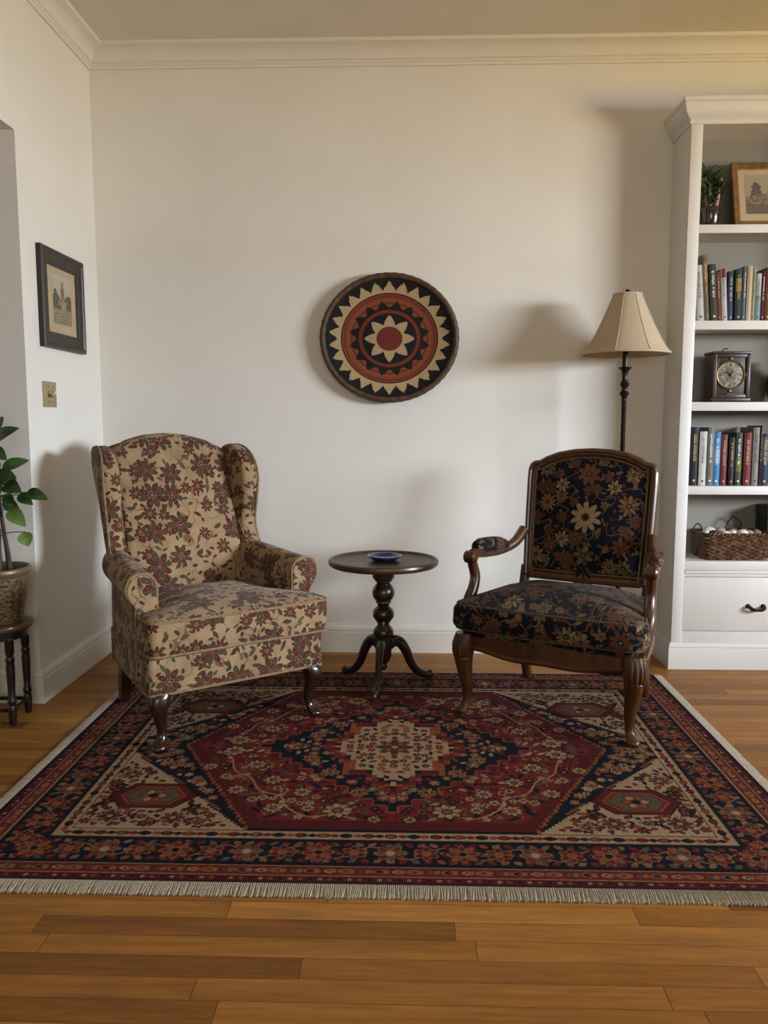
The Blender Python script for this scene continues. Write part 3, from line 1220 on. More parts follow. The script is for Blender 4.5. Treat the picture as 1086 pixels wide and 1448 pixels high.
def rail(mb, p0, p1, z1, zend, dip, t=0.030, n=24):
    p0, p1 = Vector(p0), Vector(p1)
    d = (p1 - p0).normalized()
    nrm = Vector((d.y, -d.x, 0))
    rs = []
    for k in range(n + 1):
        u = k / n
        w = math.sin(PI * u) ** 2 * 0.6 + 0.4 * (math.cos(4 * PI * u) * -0.5 + 0.5) * math.sin(PI * u)
        z0 = zend - dip * w
        c_ = p0 + (p1 - p0) * u
        bow = nrm * (0.014 * math.sin(PI * u))
        rs.append([c_ + bow + Vector((0, 0, z0)), c_ + bow + nrm * t + Vector((0, 0, z0 + 0.003)), c_ + bow + nrm * (t + 0.002) + Vector((0, 0, z0 + 0.012)),
                   c_ + bow + nrm * (t - 0.004) + Vector((0, 0, z0 + 0.020)), c_ + bow + nrm * (t - 0.004) + Vector((0, 0, z1)), c_ + bow + Vector((0, 0, z1))])
    mb.rings(rs)


rail(b, (-0.30, -0.245, 0), (0.30, -0.245, 0), 0.308, 0.248, 0.030)
rail(b, (0.285, -0.25, 0), (0.255, 0.215, 0), 0.308, 0.250, 0.014)
rail(b, (0.25, 0.20, 0), (-0.25, 0.20, 0), 0.308, 0.250, 0.0)
rail(b, (-0.255, 0.215, 0), (-0.285, -0.25, 0), 0.308, 0.250, 0.014)
b.build('seat_rail', 'carved_wood', arm, sharp=30)
o_p = rpoly([(-0.325, -0.285, 0.04), (0.325, -0.285, 0.04), (0.275, 0.20, 0.03), (-0.275, 0.20, 0.03)], 0.03)
b = MB().pillow(o_p, 0.300, 0.332, 0.012, 0.0, 0.0)
b.build('seat_platform', 'navy', arm, uv=True, uvoff=(0.3, 0.2))
o_c = rpoly([(-0.356, -0.304, 0.06), (0.356, -0.304, 0.06), (0.282, 0.165, 0.05), (-0.282, 0.165, 0.05)], 0.022)


def acush(p):
    k = min(1.0, max(0.0, (p.z - 0.325) / 0.10))
    bul = math.sin(PI * k) * 0.016
    q = Vector((p.x, p.y))
    L = max(q.length, 1e-6)
    q = q * (1 + bul / L * min(1, L / 0.2))
    bow = -0.020 * (1 - (p.x / 0.36) ** 2) if p.y < 0 else 0
    return Vector((q.x, q.y + bow, p.z))


b = MB().pillow(o_c, 0.326, 0.432, 0.026, 0.058, 0.0, f=acush, c=(0, -0.06), nf=5)
acu = b.build('seat_cushion', 'navy', arm, uv=True)
b = MB().tube([acush(Vector((p.x, p.y, 0.425))) for p in inset(o_c, 0.006)], 0.0042, 6, closed=True)
b.tube([acush(Vector((p.x, p.y, 0.334))) for p in inset(o_c, 0.008)], 0.0042, 6, closed=True)
b.build('welt', 'navy_cord', acu)


def arec(z):
    return 0.190 + (z - 0.45) * 0.17


half = [(0.0, 0.990), (0.07, 0.986), (0.14, 0.973), (0.192, 0.953), (0.217, 0.937), (0.238, 0.935), (0.256, 0.924), (0.264, 0.900), (0.265, 0.86), (0.263, 0.75), (0.260, 0.62), (0.256, 0.52), (0.252, 0.460), (0.22, 0.450), (0.10, 0.448), (0.0, 0.448)]
full = [Vector(p) for p in half] + [Vector((-x, z)) for x, z in half[-2:0:-1]]
full = full[::-1]                                                # counter-clockwise
fo = rpoly([(p.x, p.y, 0.008) for p in full], 0.02, 3)


def bm_(p):
    return Vector((p.x, arec(p.y) + 0.042 - p.z, p.y))


b = MB()
prof = [(0.000, 0.000), (0.000, 0.034), (0.006, 0.042), (0.013, 0.043), (0.017, 0.037), (0.024, 0.037), (0.030, 0.033), (0.036, 0.030), (0.036, 0.000)]
rs = []
for d, w in prof:
    rs.append([bm_(Vector((p.x, p.y, w))) for p in inset(fo, d)])
vr = [[b.bm.verts.new(p) for p in r] for r in rs]
vr.append(vr[0])
n = len(vr[0])
for a, c_ in zip(vr, vr[1:]):
    for i in range(n):
        b.face((a[i], a[(i + 1) % n], c_[(i + 1) % n], c_[i]))
b.build('back_frame', 'carved_wood', arm, sharp=30)
fi = inset(fo, 0.032)
b = MB().pillow(fi, 0.004, 0.036, 0.014, 0.026, 0.010, f=bm_, c=(0, 0.72))
ab = b.build('backrest', 'navy_back', arm, uv=True)
b = MB().tube([bm_(Vector((p.x, p.y, 0.036))) for p in inset(fo, 0.038)], 0.0042, 6, closed=True)
b.build('welt', 'navy_cord', ab)
# legs: the front pair carved cabriole, the rear pair runs up as stiles to the back
acab = [(1.0, 0.000, 0.036), (0.93, 0.002, 0.038), (0.84, 0.006, 0.0385), (0.74, 0.007, 0.035), (0.715, 0.006, 0.0315), (0.69, 0.008, 0.0335), (0.56, 0.004, 0.0275), (0.38, -0.006, 0.0215), (0.22, -0.009, 0.0165), (0.13, -0.004, 0.0165), (0.07, 0.010, 0.022), (0.03, 0.014, 0.023), (0.0, 0.010, 0.018)]
for sx in (-1, 1):
    b = MB()
    cabriole(b, sx * 0.308, -0.262, sx * 0.75, -0.66, 0.312, acab, 16)
    # acanthus carving on the knee
    for k in range(-2, 3):
        a = math.atan2(-0.66, sx * 0.75) + k * 0.42
        ca, sa = math.cos(a), math.sin(a)
        bx, by = sx * (0.308 + 0.004), -0.262 - 0.004
        b.tube([(bx + ca * 0.0345, by + sa * 0.0345, 0.298), (bx + ca * 0.0405, by + sa * 0.0405, 0.270), (bx + ca * 0.040, by + sa * 0.040, 0.238), (bx + ca * 0.030, by + sa * 0.030, 0.205 - 0.012 * (k % 2))],
               [0.003, 0.006, 0.0065, 0.002], 6)
    b.build('leg', 'carved_wood', arm)
for sx in (-1, 1):
    b = MB()
    rs = []
    for z, x, y, h in ((0.0, 0.246, 0.262, 0.017), (0.10, 0.246, 0.228, 0.019), (0.22, 0.247, 0.208, 0.022), (0.31, 0.249, 0.205, 0.022), (0.42, 0.250, 0.208, 0.019), (0.50, 0.250, 0.222, 0.016)):
        rs.append([Vector((sx * (x) + a * h, y + c_ * h, z)) for a, c_ in ((-1, -0.6), (-0.6, -1), (0.6, -1), (1, -0.6), (1, 0.6), (0.6, 1), (-0.6, 1), (-1, 0.6))])
    b.rings(rs)
    b.build('leg', 'carved_wood', arm, sharp=50)
# arms: curved rail, pad, scrolled support
for s in (-1, 1):
    P = catmull([Vector((s * x, y, z)) for x, y, z in ((0.262, 0.225, 0.645), (0.278, 0.16, 0.600), (0.305, 0.08, 0.578), (0.325, -0.02, 0.580), (0.334, -0.10, 0.588), (0.336, -0.15, 0.590))], 6)
    rad = [0.026 - 0.006 * min(1, k / 10) for k in range(len(P))]
    b = MB()
    b.tube(P, rad, 10, up=(0, 0, 1), flat=0.85)
    # scroll at the front of the arm
    b.lathe([(0.0, -0.024), (0.018, -0.024), (0.024, -0.018), (0.024, 0.018), (0.018, 0.024), (0.008, 0.025), (0.0, 0.028)], 20,
            f=lambda p, s=s: Vector((s * 0.336 + p.z, -0.160 + p.x, 0.580 + p.y)))
    ar = b.build('armrest', 'carved_wood', arm)
    b = MB()
    Q = catmull([Vector((s * x, y, z)) for x, y, z in ((0.292, 0.105, 0.592), (0.306, 0.07, 0.601), (0.320, 0.0, 0.607), (0.332, -0.07, 0.612), (0.336, -0.115, 0.611))], 5)
    m_ = len(Q)
    b.tube(Q, [0.034 * (math.sin(PI * (0.06 + 0.88 * k / (m_ - 1))) ** 0.45) for k in range(m_)], 14, up=(0, 0, 1), flat=1.0)
    b.build('arm_pad', 'navy', arm, uv=True, uvoff=(0.2 * s, 0.1))
    b = MB()
    Q = catmull([Vector((s * x, y, z)) for x, y, z in ((0.336, -0.158, 0.580), (0.334, -0.138, 0.540), (0.330, -0.128, 0.500), (0.332, -0.142, 0.455), (0.338, -0.170, 0.410), (0.330, -0.185, 0.350), (0.315, -0.185, 0.290))], 5)
    m_ = len(Q)
    b.tube(Q, [0.020 + 0.006 * (k / (m_ - 1)) for k in range(m_)], 10, up=(0, 1, 0), flat=0.9)
    for off in (-0.008, 0.008):
        b.tube([q + Vector((off, -0.018 - 0.006 * k / (m_ - 1), 0)) for k, q in enumerate(Q)], 0.0045, 6)
    b.build('arm_support', 'carved_wood', arm)

# ------------------------------------------------------------------ pedestal table
tab = thing('pedestal_table', 'small round dark wood pedestal table with turned column standing between the armchairs', 'table', (-0.098, 3.270, 0.0096))
b = MB().lathe([(0.0, 0.5225), (0.10, 0.5225), (0.205, 0.523), (0.209, 0.525), (0.213, 0.532), (0.220, 0.5335), (0.227, 0.529), (0.229, 0.521), (0.226, 0.512), (0.218, 0.506), (0.16, 0.502), (0.0, 0.502)], 72)
b.build('table_top', 'table_top', tab, sharp=30)
b = MB().lathe([(0.0, 0.502), (0.047, 0.502), (0.047, 0.460), (0.045, 0.452), (0.038, 0.448), (0.037, 0.440), (0.031, 0.436), (0.028, 0.430), (0.034, 0.423), (0.043, 0.410), (0.0475, 0.394), (0.046, 0.378), (0.039, 0.364),
                 (0.031, 0.357), (0.033, 0.353), (0.033, 0.349), (0.026, 0.344), (0.025, 0.335), (0.030, 0.329), (0.041, 0.318), (0.0455, 0.302), (0.044, 0.288), (0.037, 0.277), (0.030, 0.271), (0.031, 0.266), (0.025, 0.262), (0.026, 0.252),
                 (0.036, 0.241), (0.043, 0.229), (0.044, 0.215), (0.040, 0.208), (0.034, 0.204), (0.034, 0.120), (0.026, 0.100), (0.014, 0.085), (0.017, 0.075), (0.012, 0.062), (0.0, 0.056)], 32)
b.build('column', 'table_wood', tab, sharp=40)
for a in (262, 143, 22):
    ca, sa = math.cos(math.radians(a)), math.sin(math.radians(a))
    P = catmull([Vector((ca * r, sa * r, z)) for r, z in ((0.022, 0.168), (0.052, 0.180), (0.080, 0.166), (0.104, 0.128), (0.124, 0.082), (0.150, 0.044), (0.182, 0.022), (0.208, 0.018), (0.226, 0.022))], 5)
    m_ = len(P)
    rr_ = [0.028 - 0.014 * (k / (m_ - 1)) ** 0.7 for k in range(m_)]
    for k in range(m_ - 9, m_): rr_[k] = 0.0145 + 0.0045 * math.sin(PI * (k - m_ + 9) / 8.5)
    rr_[-1] = 0.010
    b = MB().tube(P, rr_, 12, up=(0, 0, 1), flat=0.75)
    b.build('leg', 'table_wood', tab)
pl = plain('cobalt glaze', (0.010, 0.030, 0.12), 0.12, var=0.4, vscale=30, coat=0.5)
b = MB().lathe([(0.0, 0.0), (0.042, 0.0), (0.048, 0.003), (0.062, 0.012), (0.0715, 0.020), (0.0725, 0.0225), (0.0695, 0.0225), (0.060, 0.0145), (0.046, 0.0065), (0.0, 0.0055)], 48)
dish = b.build('saucer', pl, None, sharp=50)
dish.location = (-0.094, 3.285, 0.5325)
tag(dish, 'small glossy cobalt blue dish lying on the round pedestal table', 'dish')
b = MB()
b.tube([(0.0718 * math.cos(2 * PI * k / 48), 0.0718 * math.sin(2 * PI * k / 48), 0.0226) for k in range(48)], 0.0012, 6, closed=True)
b.build('rim', plain('pale worn glaze', (0.32, 0.28, 0.24), 0.3), dish)

# ------------------------------------------------------------------ floor lamp
lamp = thing('floor_lamp', 'dark bronze floor lamp with flared cream fabric shade, behind the navy armchair beside the bookcase', 'lamp', (0.940, 3.535, 0))
b = MB().lathe([(0.0, 0.018), (0.135, 0.018), (0.150, 0.022), (0.154, 0.030), (0.150, 0.040), (0.120, 0.052), (0.070, 0.064), (0.035, 0.085), (0.024, 0.11), (0.018, 0.13), (0.0, 0.13)], 40)
lb = b.build('base', 'bronze', lamp)
b = MB()
for k in range(4):
    a = math.radians(-125 + 90 * k)
    b = MB().lathe([(0.0, 0.0), (0.016, 0.0), (0.019, 0.006), (0.017, 0.020), (0.0, 0.024)], 14, c=(0.132 * math.cos(a), 0.132 * math.sin(a), 0))
    b.build('foot', 'bronze', lb)
b = MB().lathe([(0.0, 0.11), (0.012, 0.11), (0.0105, 0.30), (0.0105, 1.190), (0.013, 1.196), (0.013, 1.204), (0.011, 1.208), (0.014, 1.216), (0.020, 1.226), (0.021, 1.232), (0.013, 1.240), (0.012, 1.252), (0.018, 1.262), (0.021, 1.268), (0.014, 1.278),
                 (0.012, 1.292), (0.013, 1.315), (0.018, 1.328), (0.028, 1.337), (0.029, 1.341), (0.012, 1.344), (0.012, 1.60), (0.0, 1.60)], 24)
b.build('pole', 'bronze', lamp)
g = G('cream shade cloth', 0.85, spec=0.2)
g.color(g.ramp(g.noise(g.coord(), 45, 3), [(0.3, (0.60, 0.49, 0.335)), (0.7, (0.66, 0.55, 0.39))]))
tr = g.node('ShaderNodeBsdfTranslucent')
tr.inputs[0].default_value = (0.62, 0.5, 0.34, 1)
mx = g.node('ShaderNodeMixShader')
mx.inputs[0].default_value = 0.35
g.t.links.new(g.b.outputs[0], mx.inputs[1])
g.t.links.new(tr.outputs[0], mx.inputs[2])
g.t.links.new(mx.outputs[0], g.t.nodes['Material Output'].inputs['Surface'])
NP, SUB = 8, 8


def shade_ring(r, z, sc=1.0):
    out = []
    for k in range(NP * SUB):
        a = 2 * PI * k / (NP * SUB) + 0.30
        f = (k % SUB) / SUB
        rr_ = r * (1 - 0.028 * math.sin(PI * f))
        out.append(Vector((rr_ * math.cos(a), rr_ * math.sin(a), z)))
    return out


sp = []
for k in range(13):
    t = k / 12
    sp.append((0.188 - 0.128 * (t ** 0.80), 1.398 + 0.250 * t))
b = MB()
outer = [shade_ring(r, z) for r, z in sp]
inner = [shade_ring(r - 0.0025, z) for r, z in sp[::-1]]
allr = outer + inner
vr = [[b.bm.verts.new(p) for p in r] for r in allr]
vr.append(vr[0])
n = NP * SUB
for a, c_ in zip(vr, vr[1:]):
    for i in range(n):
        b.face((a[i], a[(i + 1) % n], c_[(i + 1) % n], c_[i]))
sh = b.build('lamp_shade', g.mat, lamp, sharp=25)
b = MB()
for r, z in (sp[0], sp[-1]):
    b.tube([p for p in shade_ring(r, z)], 0.0042, 6, closed=True)
for k in range(NP):
    a = 2 * PI * k / NP + 0.30
    b.tube([(r * math.cos(a) * 1.004, r * math.sin(a) * 1.004, z) for r, z in sp], 0.0018, 5)
b.build('trim', plain('taupe braid', (0.46, 0.385, 0.28), 0.9), sh)
b = MB().lathe([(0.0, 1.60), (0.006, 1.60), (0.005, 1.652), (0.009, 1.655), (0.011, 1.662), (0.008, 1.669), (0.0, 1.672)], 16)
for k in range(3):
    a = 2 * PI * k / 3
    b.tube([(0, 0, 1.648), (0.057 * math.cos(a), 0.057 * math.sin(a), 1.647)], 0.0018, 5)
b.build('finial', 'bronze', lamp)

# ------------------------------------------------------------------ coiled basket on the wall
def wall_basket():
    root = thing('wall_basket', 'large oval coiled basket with black, red and cream star pattern hanging on the back wall', 'basket', (-0.085, YR, 1.489))
    RXo, RZo = 0.318, 0.291
    coils, seg = 54, 480
    BL, CRM, RD_, OR, BR = (0.0035, 0.003, 0.003), (0.40, 0.275, 0.14), (0.140, 0.022, 0.010), (0.20, 0.058, 0.015), (0.075, 0.030, 0.010)

    def colour(r, a):
        def tri(n, ph=0.0):
            t = (a / (2 * PI) * n + ph) % 1.0
            return 1 - abs(t - 0.5) * 2                          # 1 at the tip
        if r < 0.195: return RD_ if int(r * 54) % 2 else (0.125, 0.020, 0.011)
        if r < 0.375:
            return CRM if tri(8, 0.5) > (r - 0.215) / 0.155 else BL
        if r < 0.392: return BL
        if r < 0.452: return RD_
        if r < 0.605:
            if tri(16, 0.0) > (r - 0.470) / 0.125: return BL
            return OR if (r < 0.60 and int(r * 90) % 2) else RD_
        if r < 0.690: return RD_ if int(r * 54) % 3 else (0.19, 0.045, 0.016)
        if r < 0.708: return BL
        if r < 0.900:
            return CRM if tri(26, 0.5) > (r - 0.745) / 0.135 else BL
        return BL
    rings, cols = [], []
    for c in range(coils):
        r0, r1 = 0.93 * c / coils, 0.93 * (c + 1) / coils
        cols.append((r0 + r1) / 2)
        for f in (0.0, 0.5):
            r = r0 + (r1 - r0) * f
            dish_ = 0.016 + 0.032 * max(0.0, (r - 0.55) / 0.45) ** 1.4
            rings.append((r, dish_ + (0.0022 if f else 0.0)))
    rings.append((0.93, 0.042))
    V, F, C = [], [], []
    for r, d in rings:
        for k in range(seg):
            a = 2 * PI * k / seg
            V.append((RXo * r * math.sin(a), -d, RZo * r * math.cos(a)))
    for i in range(len(rings) - 1):
        rc = cols[min(i // 2, coils - 1)]
        for k in range(seg):
            k2 = (k + 1) % seg
            F.append((i * seg + k, i * seg + k2, (i + 1) * seg + k2, (i + 1) * seg + k))
            cc = colour(rc, 2 * PI * (k + 0.5) / seg)
            v = 0.88 + 0.24 * rnd.random()
            C.append(tuple(x * v for x in cc) + (1.0,))
    me = bpy.data.meshes.new('coils')
    me.from_pydata(V, [], F)
    at = me.color_attributes.new('pattern', 'FLOAT_COLOR', 'CORNER')
    at.data.foreach_set('color', np.repeat(np.array(C, np.float32), 4, axis=0).ravel())
    me.materials.append(M['coil'])
    finish('coils', me, root, sharp=180)
    b = MB()
    for ring_r, d, w in ((0.965, 0.042, 0.0135),):
        P = [(RXo * ring_r * math.sin(2 * PI * k / 200), -d, RZo * ring_r * math.cos(2 * PI * k / 200)) for k in range(200)]
        rad = [w * (1.0 + 0.05 * (1 if (k // 2) % 2 else -1)) for k in range(200)]
        b.tube(P, rad, 8, closed=True)
    gm = G('brown wrapped rim', 0.6)
    gm.color(gm.ramp(gm.noise(gm.coord(), 38, 4, 0.7), [(0.35, (0.028, 0.013, 0.006)), (0.55, (0.075, 0.034, 0.012)), (0.75, (0.17, 0.085, 0.03))]))
    b.build('rim', gm.mat, root)
    b = MB()
    rs = []
    for r, d in ((0.985, 0.042), (0.90, 0.030), (0.75, 0.016), (0.55, 0.006), (0.30, 0.002)):
        rs.append([(RXo * r * math.sin(2 * PI * k / 96), -d, RZo * r * math.cos(2 * PI * k / 96)) for k in range(96)])
    b.rings(rs, cap0=False)
    b.build('back', plain('dark grass', (0.03, 0.018, 0.01), 0.8), root)


wall_basket()

# ------------------------------------------------------------------ bookcase
BX0, BX1, BY0 = 1.187, 1.925, 3.545                              # left, right, front
bc = thing('bookcase', 'tall white painted bookcase with cornice, open shelves and bottom drawer against the rear wall', 'bookcase', (BX0, YR, 0))


def bpart(name, mb, mat='white_paint', parent=bc, **kw):
    kw.setdefault('sharp', 30)
    for v in mb.bm.verts: v.co -= Vector((BX0, YR, 0))
    return mb.build(name, mat, parent, **kw)


YB2 = YR - 0.012
M['back_shade'] = plain('board darkened for shelf shade', (0.20, 0.180, 0.145), 0.6, var=0.03, vscale=5)  # darkened colour stands in for the shade inside the compartments
bpart('back_panel', MB().box(BX0 + 0.02, BX1 - 0.02, YB2, YR - 0.001, 0.10, 2.36), 'back_shade')
bpart('side_panel', MB().box(BX0, BX0 + 0.02, BY0 + 0.02, YR - 0.001, 0.0, 2.36))
bpart('side_panel', MB().box(BX1 - 0.02, BX1, BY0 + 0.02, YR - 0.001, 0.0, 2.36))
bpart('top_panel', MB().box(BX0 + 0.02, BX1 - 0.02, BY0 + 0.02, YB2, 2.350, 2.375))
bpart('stile', MB().box(BX0, BX0 + 0.049, BY0, BY0 + 0.02, 0.0, 2.36, 0.0015))
bpart('stile', MB().box(BX1 - 0.049, BX1, BY0, BY0 + 0.02, 0.0, 2.36, 0.0015))
SHELF = [(1.904, 1.939), (1.501, 1.539), (1.154, 1.192), (0.788, 0.825), (0.450, 0.491)]
for z0, z1 in SHELF:
    bpart('shelf', MB().box(BX0 + 0.02, BX1 - 0.02, BY0 + 0.02, YB2, z0 + 0.008, z1, 0).box(BX0 + 0.049, BX1 - 0.049, BY0 + 0.001, BY0 + 0.02, z0, z1, 0.0015))
bpart('frieze', MB().box(BX0 + 0.049, BX1 - 0.049, BY0, BY0 + 0.02, 2.345, 2.375, 0.0))
corn = [(0, 2.345), (0.006, 2.345), (0.010, 2.352), (0.008, 2.360), (0.014, 2.366)] + cove((0.014, 2.366), (0.040, 2.422), 6, -0.28) + [(0.040, 2.422), (0.046, 2.426), (0.046, 2.442), (0, 2.442)]
b = MB()
profile_run(b, corn, (BX0, BY0, 0), (BX1, BY0, 0), (0, -1, 0), -1, 1)
profile_run(b, corn, (BX0, YR - 0.001, 0), (BX0, BY0, 0), (-1, 0, 0), 0, 1)
profile_run(b, corn, (BX1, BY0, 0), (BX1, YR - 0.001, 0), (1, 0, 0), -1, 0)
b.box(BX0, BX1, BY0, YR - 0.001, 2.376, 2.442)
bpart('cornice', b)
plin = [(0, 0), (0.012, 0), (0.012, 0.092), (0.010, 0.096), (0.011, 0.104), (0.006, 0.114), (0.004, 0.120), (0, 0.120)]
b = MB()
profile_run(b, plin, (BX0, BY0, 0), (BX1, BY0, 0), (0, -1, 0), -1, 1)
profile_run(b, plin, (BX0, YR - 0.02, 0), (BX0, BY0, 0), (-1, 0, 0), 0, 1)
profile_run(b, plin, (BX1, BY0, 0), (BX1, YR - 0.02, 0), (1, 0, 0), -1, 0)
bpart('plinth', b)
bpart('bottom_rail', MB().box(BX0 + 0.049, BX1 - 0.049, BY0 + 0.004, BY0 + 0.02, 0.02, 0.172, 0.0015))
bpart('moulding', MB().box(BX0 + 0.049, BX1 - 0.049, BY0 - 0.003, BY0 + 0.02, 0.434, 0.449, 0.003).box(BX0 + 0.049, BX1 - 0.049, BY0 + 0.003, BY0 + 0.02, 0.420, 0.434, 0.001))
dr = bpart('drawer', MB().box(BX0 + 0.051, BX1 - 0.051, BY0 + 0.003, BY0 + 0.022, 0.174, 0.418, 0.002))
for hx in (1.556,):
    b = MB()
    P = catmull([Vector((hx + x, BY0 + y, 0.284 + z)) for x, y, z in ((-0.033, 0.0, 0.004), (-0.032, -0.016, 0.002), (-0.020, -0.024, -0.006), (0, -0.026, -0.009), (0.020, -0.024, -0.006), (0.032, -0.016, 0.002), (0.033, 0.0, 0.004))], 5)
    b.tube(P, [0.0055 + 0.003 * abs(math.sin(2 * PI * k / (len(P) - 1))) for k in range(len(P))], 8)
    for sx in (-1, 1):
        b.lathe([(0.0, 0.0), (0.011, 0.0), (0.011, 0.004), (0.006, 0.007), (0.0, 0.007)], 14, f=lambda p, sx=sx: Vector((hx + sx * 0.033 + p.x, BY0 + 0.004 - p.z, 0.288 + p.y)))
    bpart('handle', b, 'pull', dr)

# ---- books


def cloth(name, c, rough=0.65):
    return plain('book cloth ' + name, tuple(q * 0.78 for q in c), rough, var=0.10, vscale=30, spec=0.22)


PAGE = plain('page edges', (0.52, 0.45, 0.33), 0.9, var=0.12, vscale=200)
FOIL = {'gold': plain('gold foil', (0.50, 0.33, 0.11), 0.4, 0.3), 'white': plain('white ink', (0.72, 0.70, 0.66), 0.6), 'dark': plain('dark ink', (0.03, 0.03, 0.035), 0.6),
        'silver': plain('silver foil', (0.45, 0.45, 0.45), 0.4, 0.3)}
rb = random.Random(21)


def book(x, z, t, h, depth, mat, foil, label, cat_group, lean=0.0, y=3.578, band=None, ink=(0.32, 0.86), rotz=0.0):
    """a hardback standing with its spine to the room; x = left foot of the spine"""
    r = thing('book', label, 'book', (x, y, z), 0, cat_group)
    r.rotation_euler = (0, lean, rotz)
    off = -t if lean > 0.001 else 0.0                            # tip about the lower corner it stands on
    if lean > 0.001: r.location.x = x + t
    b = MB()
    b.box(off, off + 0.0025, 0.002, depth, 0, h, 0.0008)
    b.box(off + t - 0.0025, off + t, 0.002, depth, 0, h, 0.0008)
    n = 8
    rs = []
    for zz in (0.0, h):
        ring = []
        for k in range(n + 1):
            a = PI * k / n
            ring.append(Vector((off + t / 2 - t / 2 * math.cos(a), 0.006 - 0.006 * math.sin(a), zz)))
        ring += [Vector((off + t - 0.002, 0.0075, zz)), Vector((off + 0.002, 0.0075, zz))]
        rs.append(ring)
    b.rings(rs)
    b.build('cover', mat, r, sharp=40)
    b = MB().box(off + 0.003, off + t - 0.003, 0.008, depth - 0.004, 0.003, h - 0.004)
    b.build('pages', PAGE, r, smooth=False)
    # lettering runs down the spine, a publisher's device near the foot
    b = MB()
    w = t * 0.36
    cxx = off + t / 2
    zz = h * ink[1]
    while zz > h * ink[0]:
        ln = rb.uniform(0.0028, 0.0062)
        if rb.random() < 0.86:
            u0 = cxx - w / 2 + (rb.random() * 0.3 * w if rb.random() < 0.4 else 0)
            u1 = cxx + w / 2 - (rb.random() * 0.4 * w if rb.random() < 0.4 else 0)
            b.box(u0, u1, -0.0006, 0.001, zz - ln * 0.35, zz)
            if rb.random() < 0.6:
                b.box(u0, u0 + w * 0.25, -0.0006, 0.001, zz - ln * 0.8, zz - ln * 0.35)
        zz -= ln
    b.build('lettering', FOIL[foil], r, smooth=False)
    b = MB().lathe([(0.0, 0.0), (t * 0.16, 0.0), (t * 0.16, 0.0016), (0.0, 0.0016)], 10, f=lambda p: Vector((cxx + p.x, 0.001 - p.z, h * 0.085 + p.y)))
    b.build('emblem', FOIL[foil], r, smooth=False)
    if band:
        z0, z1, m_ = band
        b = MB()
        rs = []
        for q in (h * z0, h * z1):
            ring = [Vector((off + t / 2 - (t / 2 + 0.0003) * math.cos(PI * k / n), 0.006 - 0.0064 * math.sin(PI * k / n), q)) for k in range(n + 1)]
            ring += [Vector((off + t - 0.002, 0.0072, q)), Vector((off + 0.002, 0.0072, q))]
            rs.append(ring)
        b.rings(rs)
        b.build('spine_band', m_, r)
    return r


UZ, LZ = 1.5395, 0.8255
GU, GL = 'books on the second shelf', 'books on the fourth shelf'
P_ = 'on the upper book shelf'
k = 0.00304 / 8.62
upper = [  # left, right (crop units), top, lean, cover, foil, band, label
    (232, 326, 300, -0.085, (0.50, 0.49, 0.46), 'dark', None, 'pale grey book with dark lettering, leftmost on the upper book shelf'),
    (330, 391, 172, -0.085, (0.17, 0.14, 0.085), 'gold', (0.62, 0.86, cloth('label tan', (0.34, 0.22, 0.13))), 'tallest olive and tan book, second from left on the upper book shelf'),
    (395, 480, 290, -0.080, (0.060, 0.056, 0.036), 'white', None, 'dark olive leaning book with pale lettering, third from left on the upper book shelf'),
    (484, 533, 385, -0.075, (0.15, 0.050, 0.038), 'gold', None, 'thin brownish red leaning book between dark olive and white books, upper shelf'),
    (536, 604, 345, -0.070, (0.52, 0.49, 0.46), 'dark', (0.83, 1.0, cloth('crimson', (0.20, 0.018, 0.018))), 'white leaning book with a crimson top to its spine, on the upper book shelf'),
    (612, 668, 372, -0.022, (0.050, 0.070, 0.130), 'white', (0.55, 1.0, cloth('slate teal', (0.045, 0.075, 0.085))), 'blue book with a teal upper spine, sixth from left on the upper book shelf'),
    (684, 768, 350, -0.018, (0.030, 0.045, 0.048), 'gold', (0.56, 0.82, cloth('mustard label', (0.24, 0.19, 0.04))), 'dark green book with mustard panel, seventh from left on the upper book shelf'),
    (776, 820, 312, 0.0, (0.13, 0.18, 0.21), 'white', None, 'slate blue book standing against a cream one on the upper book shelf'),
    (822, 884, 312, 0.0, (0.56, 0.46, 0.32), 'gold', None, 'cream coloured book between slate blue and pale green ones, upper book shelf'),
    (888, 930, 312, 0.0, (0.30, 0.34, 0.20), 'dark', None, 'pale green book right of the cream one on the upper book shelf'),
    (934, 1000, 400, 0.0, (0.22, 0.30, 0.34), 'dark', (0.54, 1.0, cloth('white label', (0.52, 0.50, 0.50))), 'short light blue book with white upper spine, on the upper book shelf'),
    (1004, 1046, 372, 0.0, (0.10, 0.016, 0.018), 'white', None, 'dark crimson book right of the short light blue one, upper book shelf'),
    (1050, 1120, 330, 0.0, (0.16, 0.065, 0.035), 'gold', None, 'rust brown book, rightmost on the upper book shelf'),
]
s_u = 0.00304 / 8.62
for i, (l, r_, tp, lean, c, foil, band, label) in enumerate(upper):
    x0 = 1.259 + (l - 235) * s_u
    t = (r_ - l) * s_u
    book(x0, UZ, t - 0.0008, (978 - tp) * s_u, 0.135 + 0.02 * rb.random(), cloth('u%d' % i, c), foil, label, GU, lean, 3.578 + 0.010 * rb.random(), band, (0.42, 0.88))
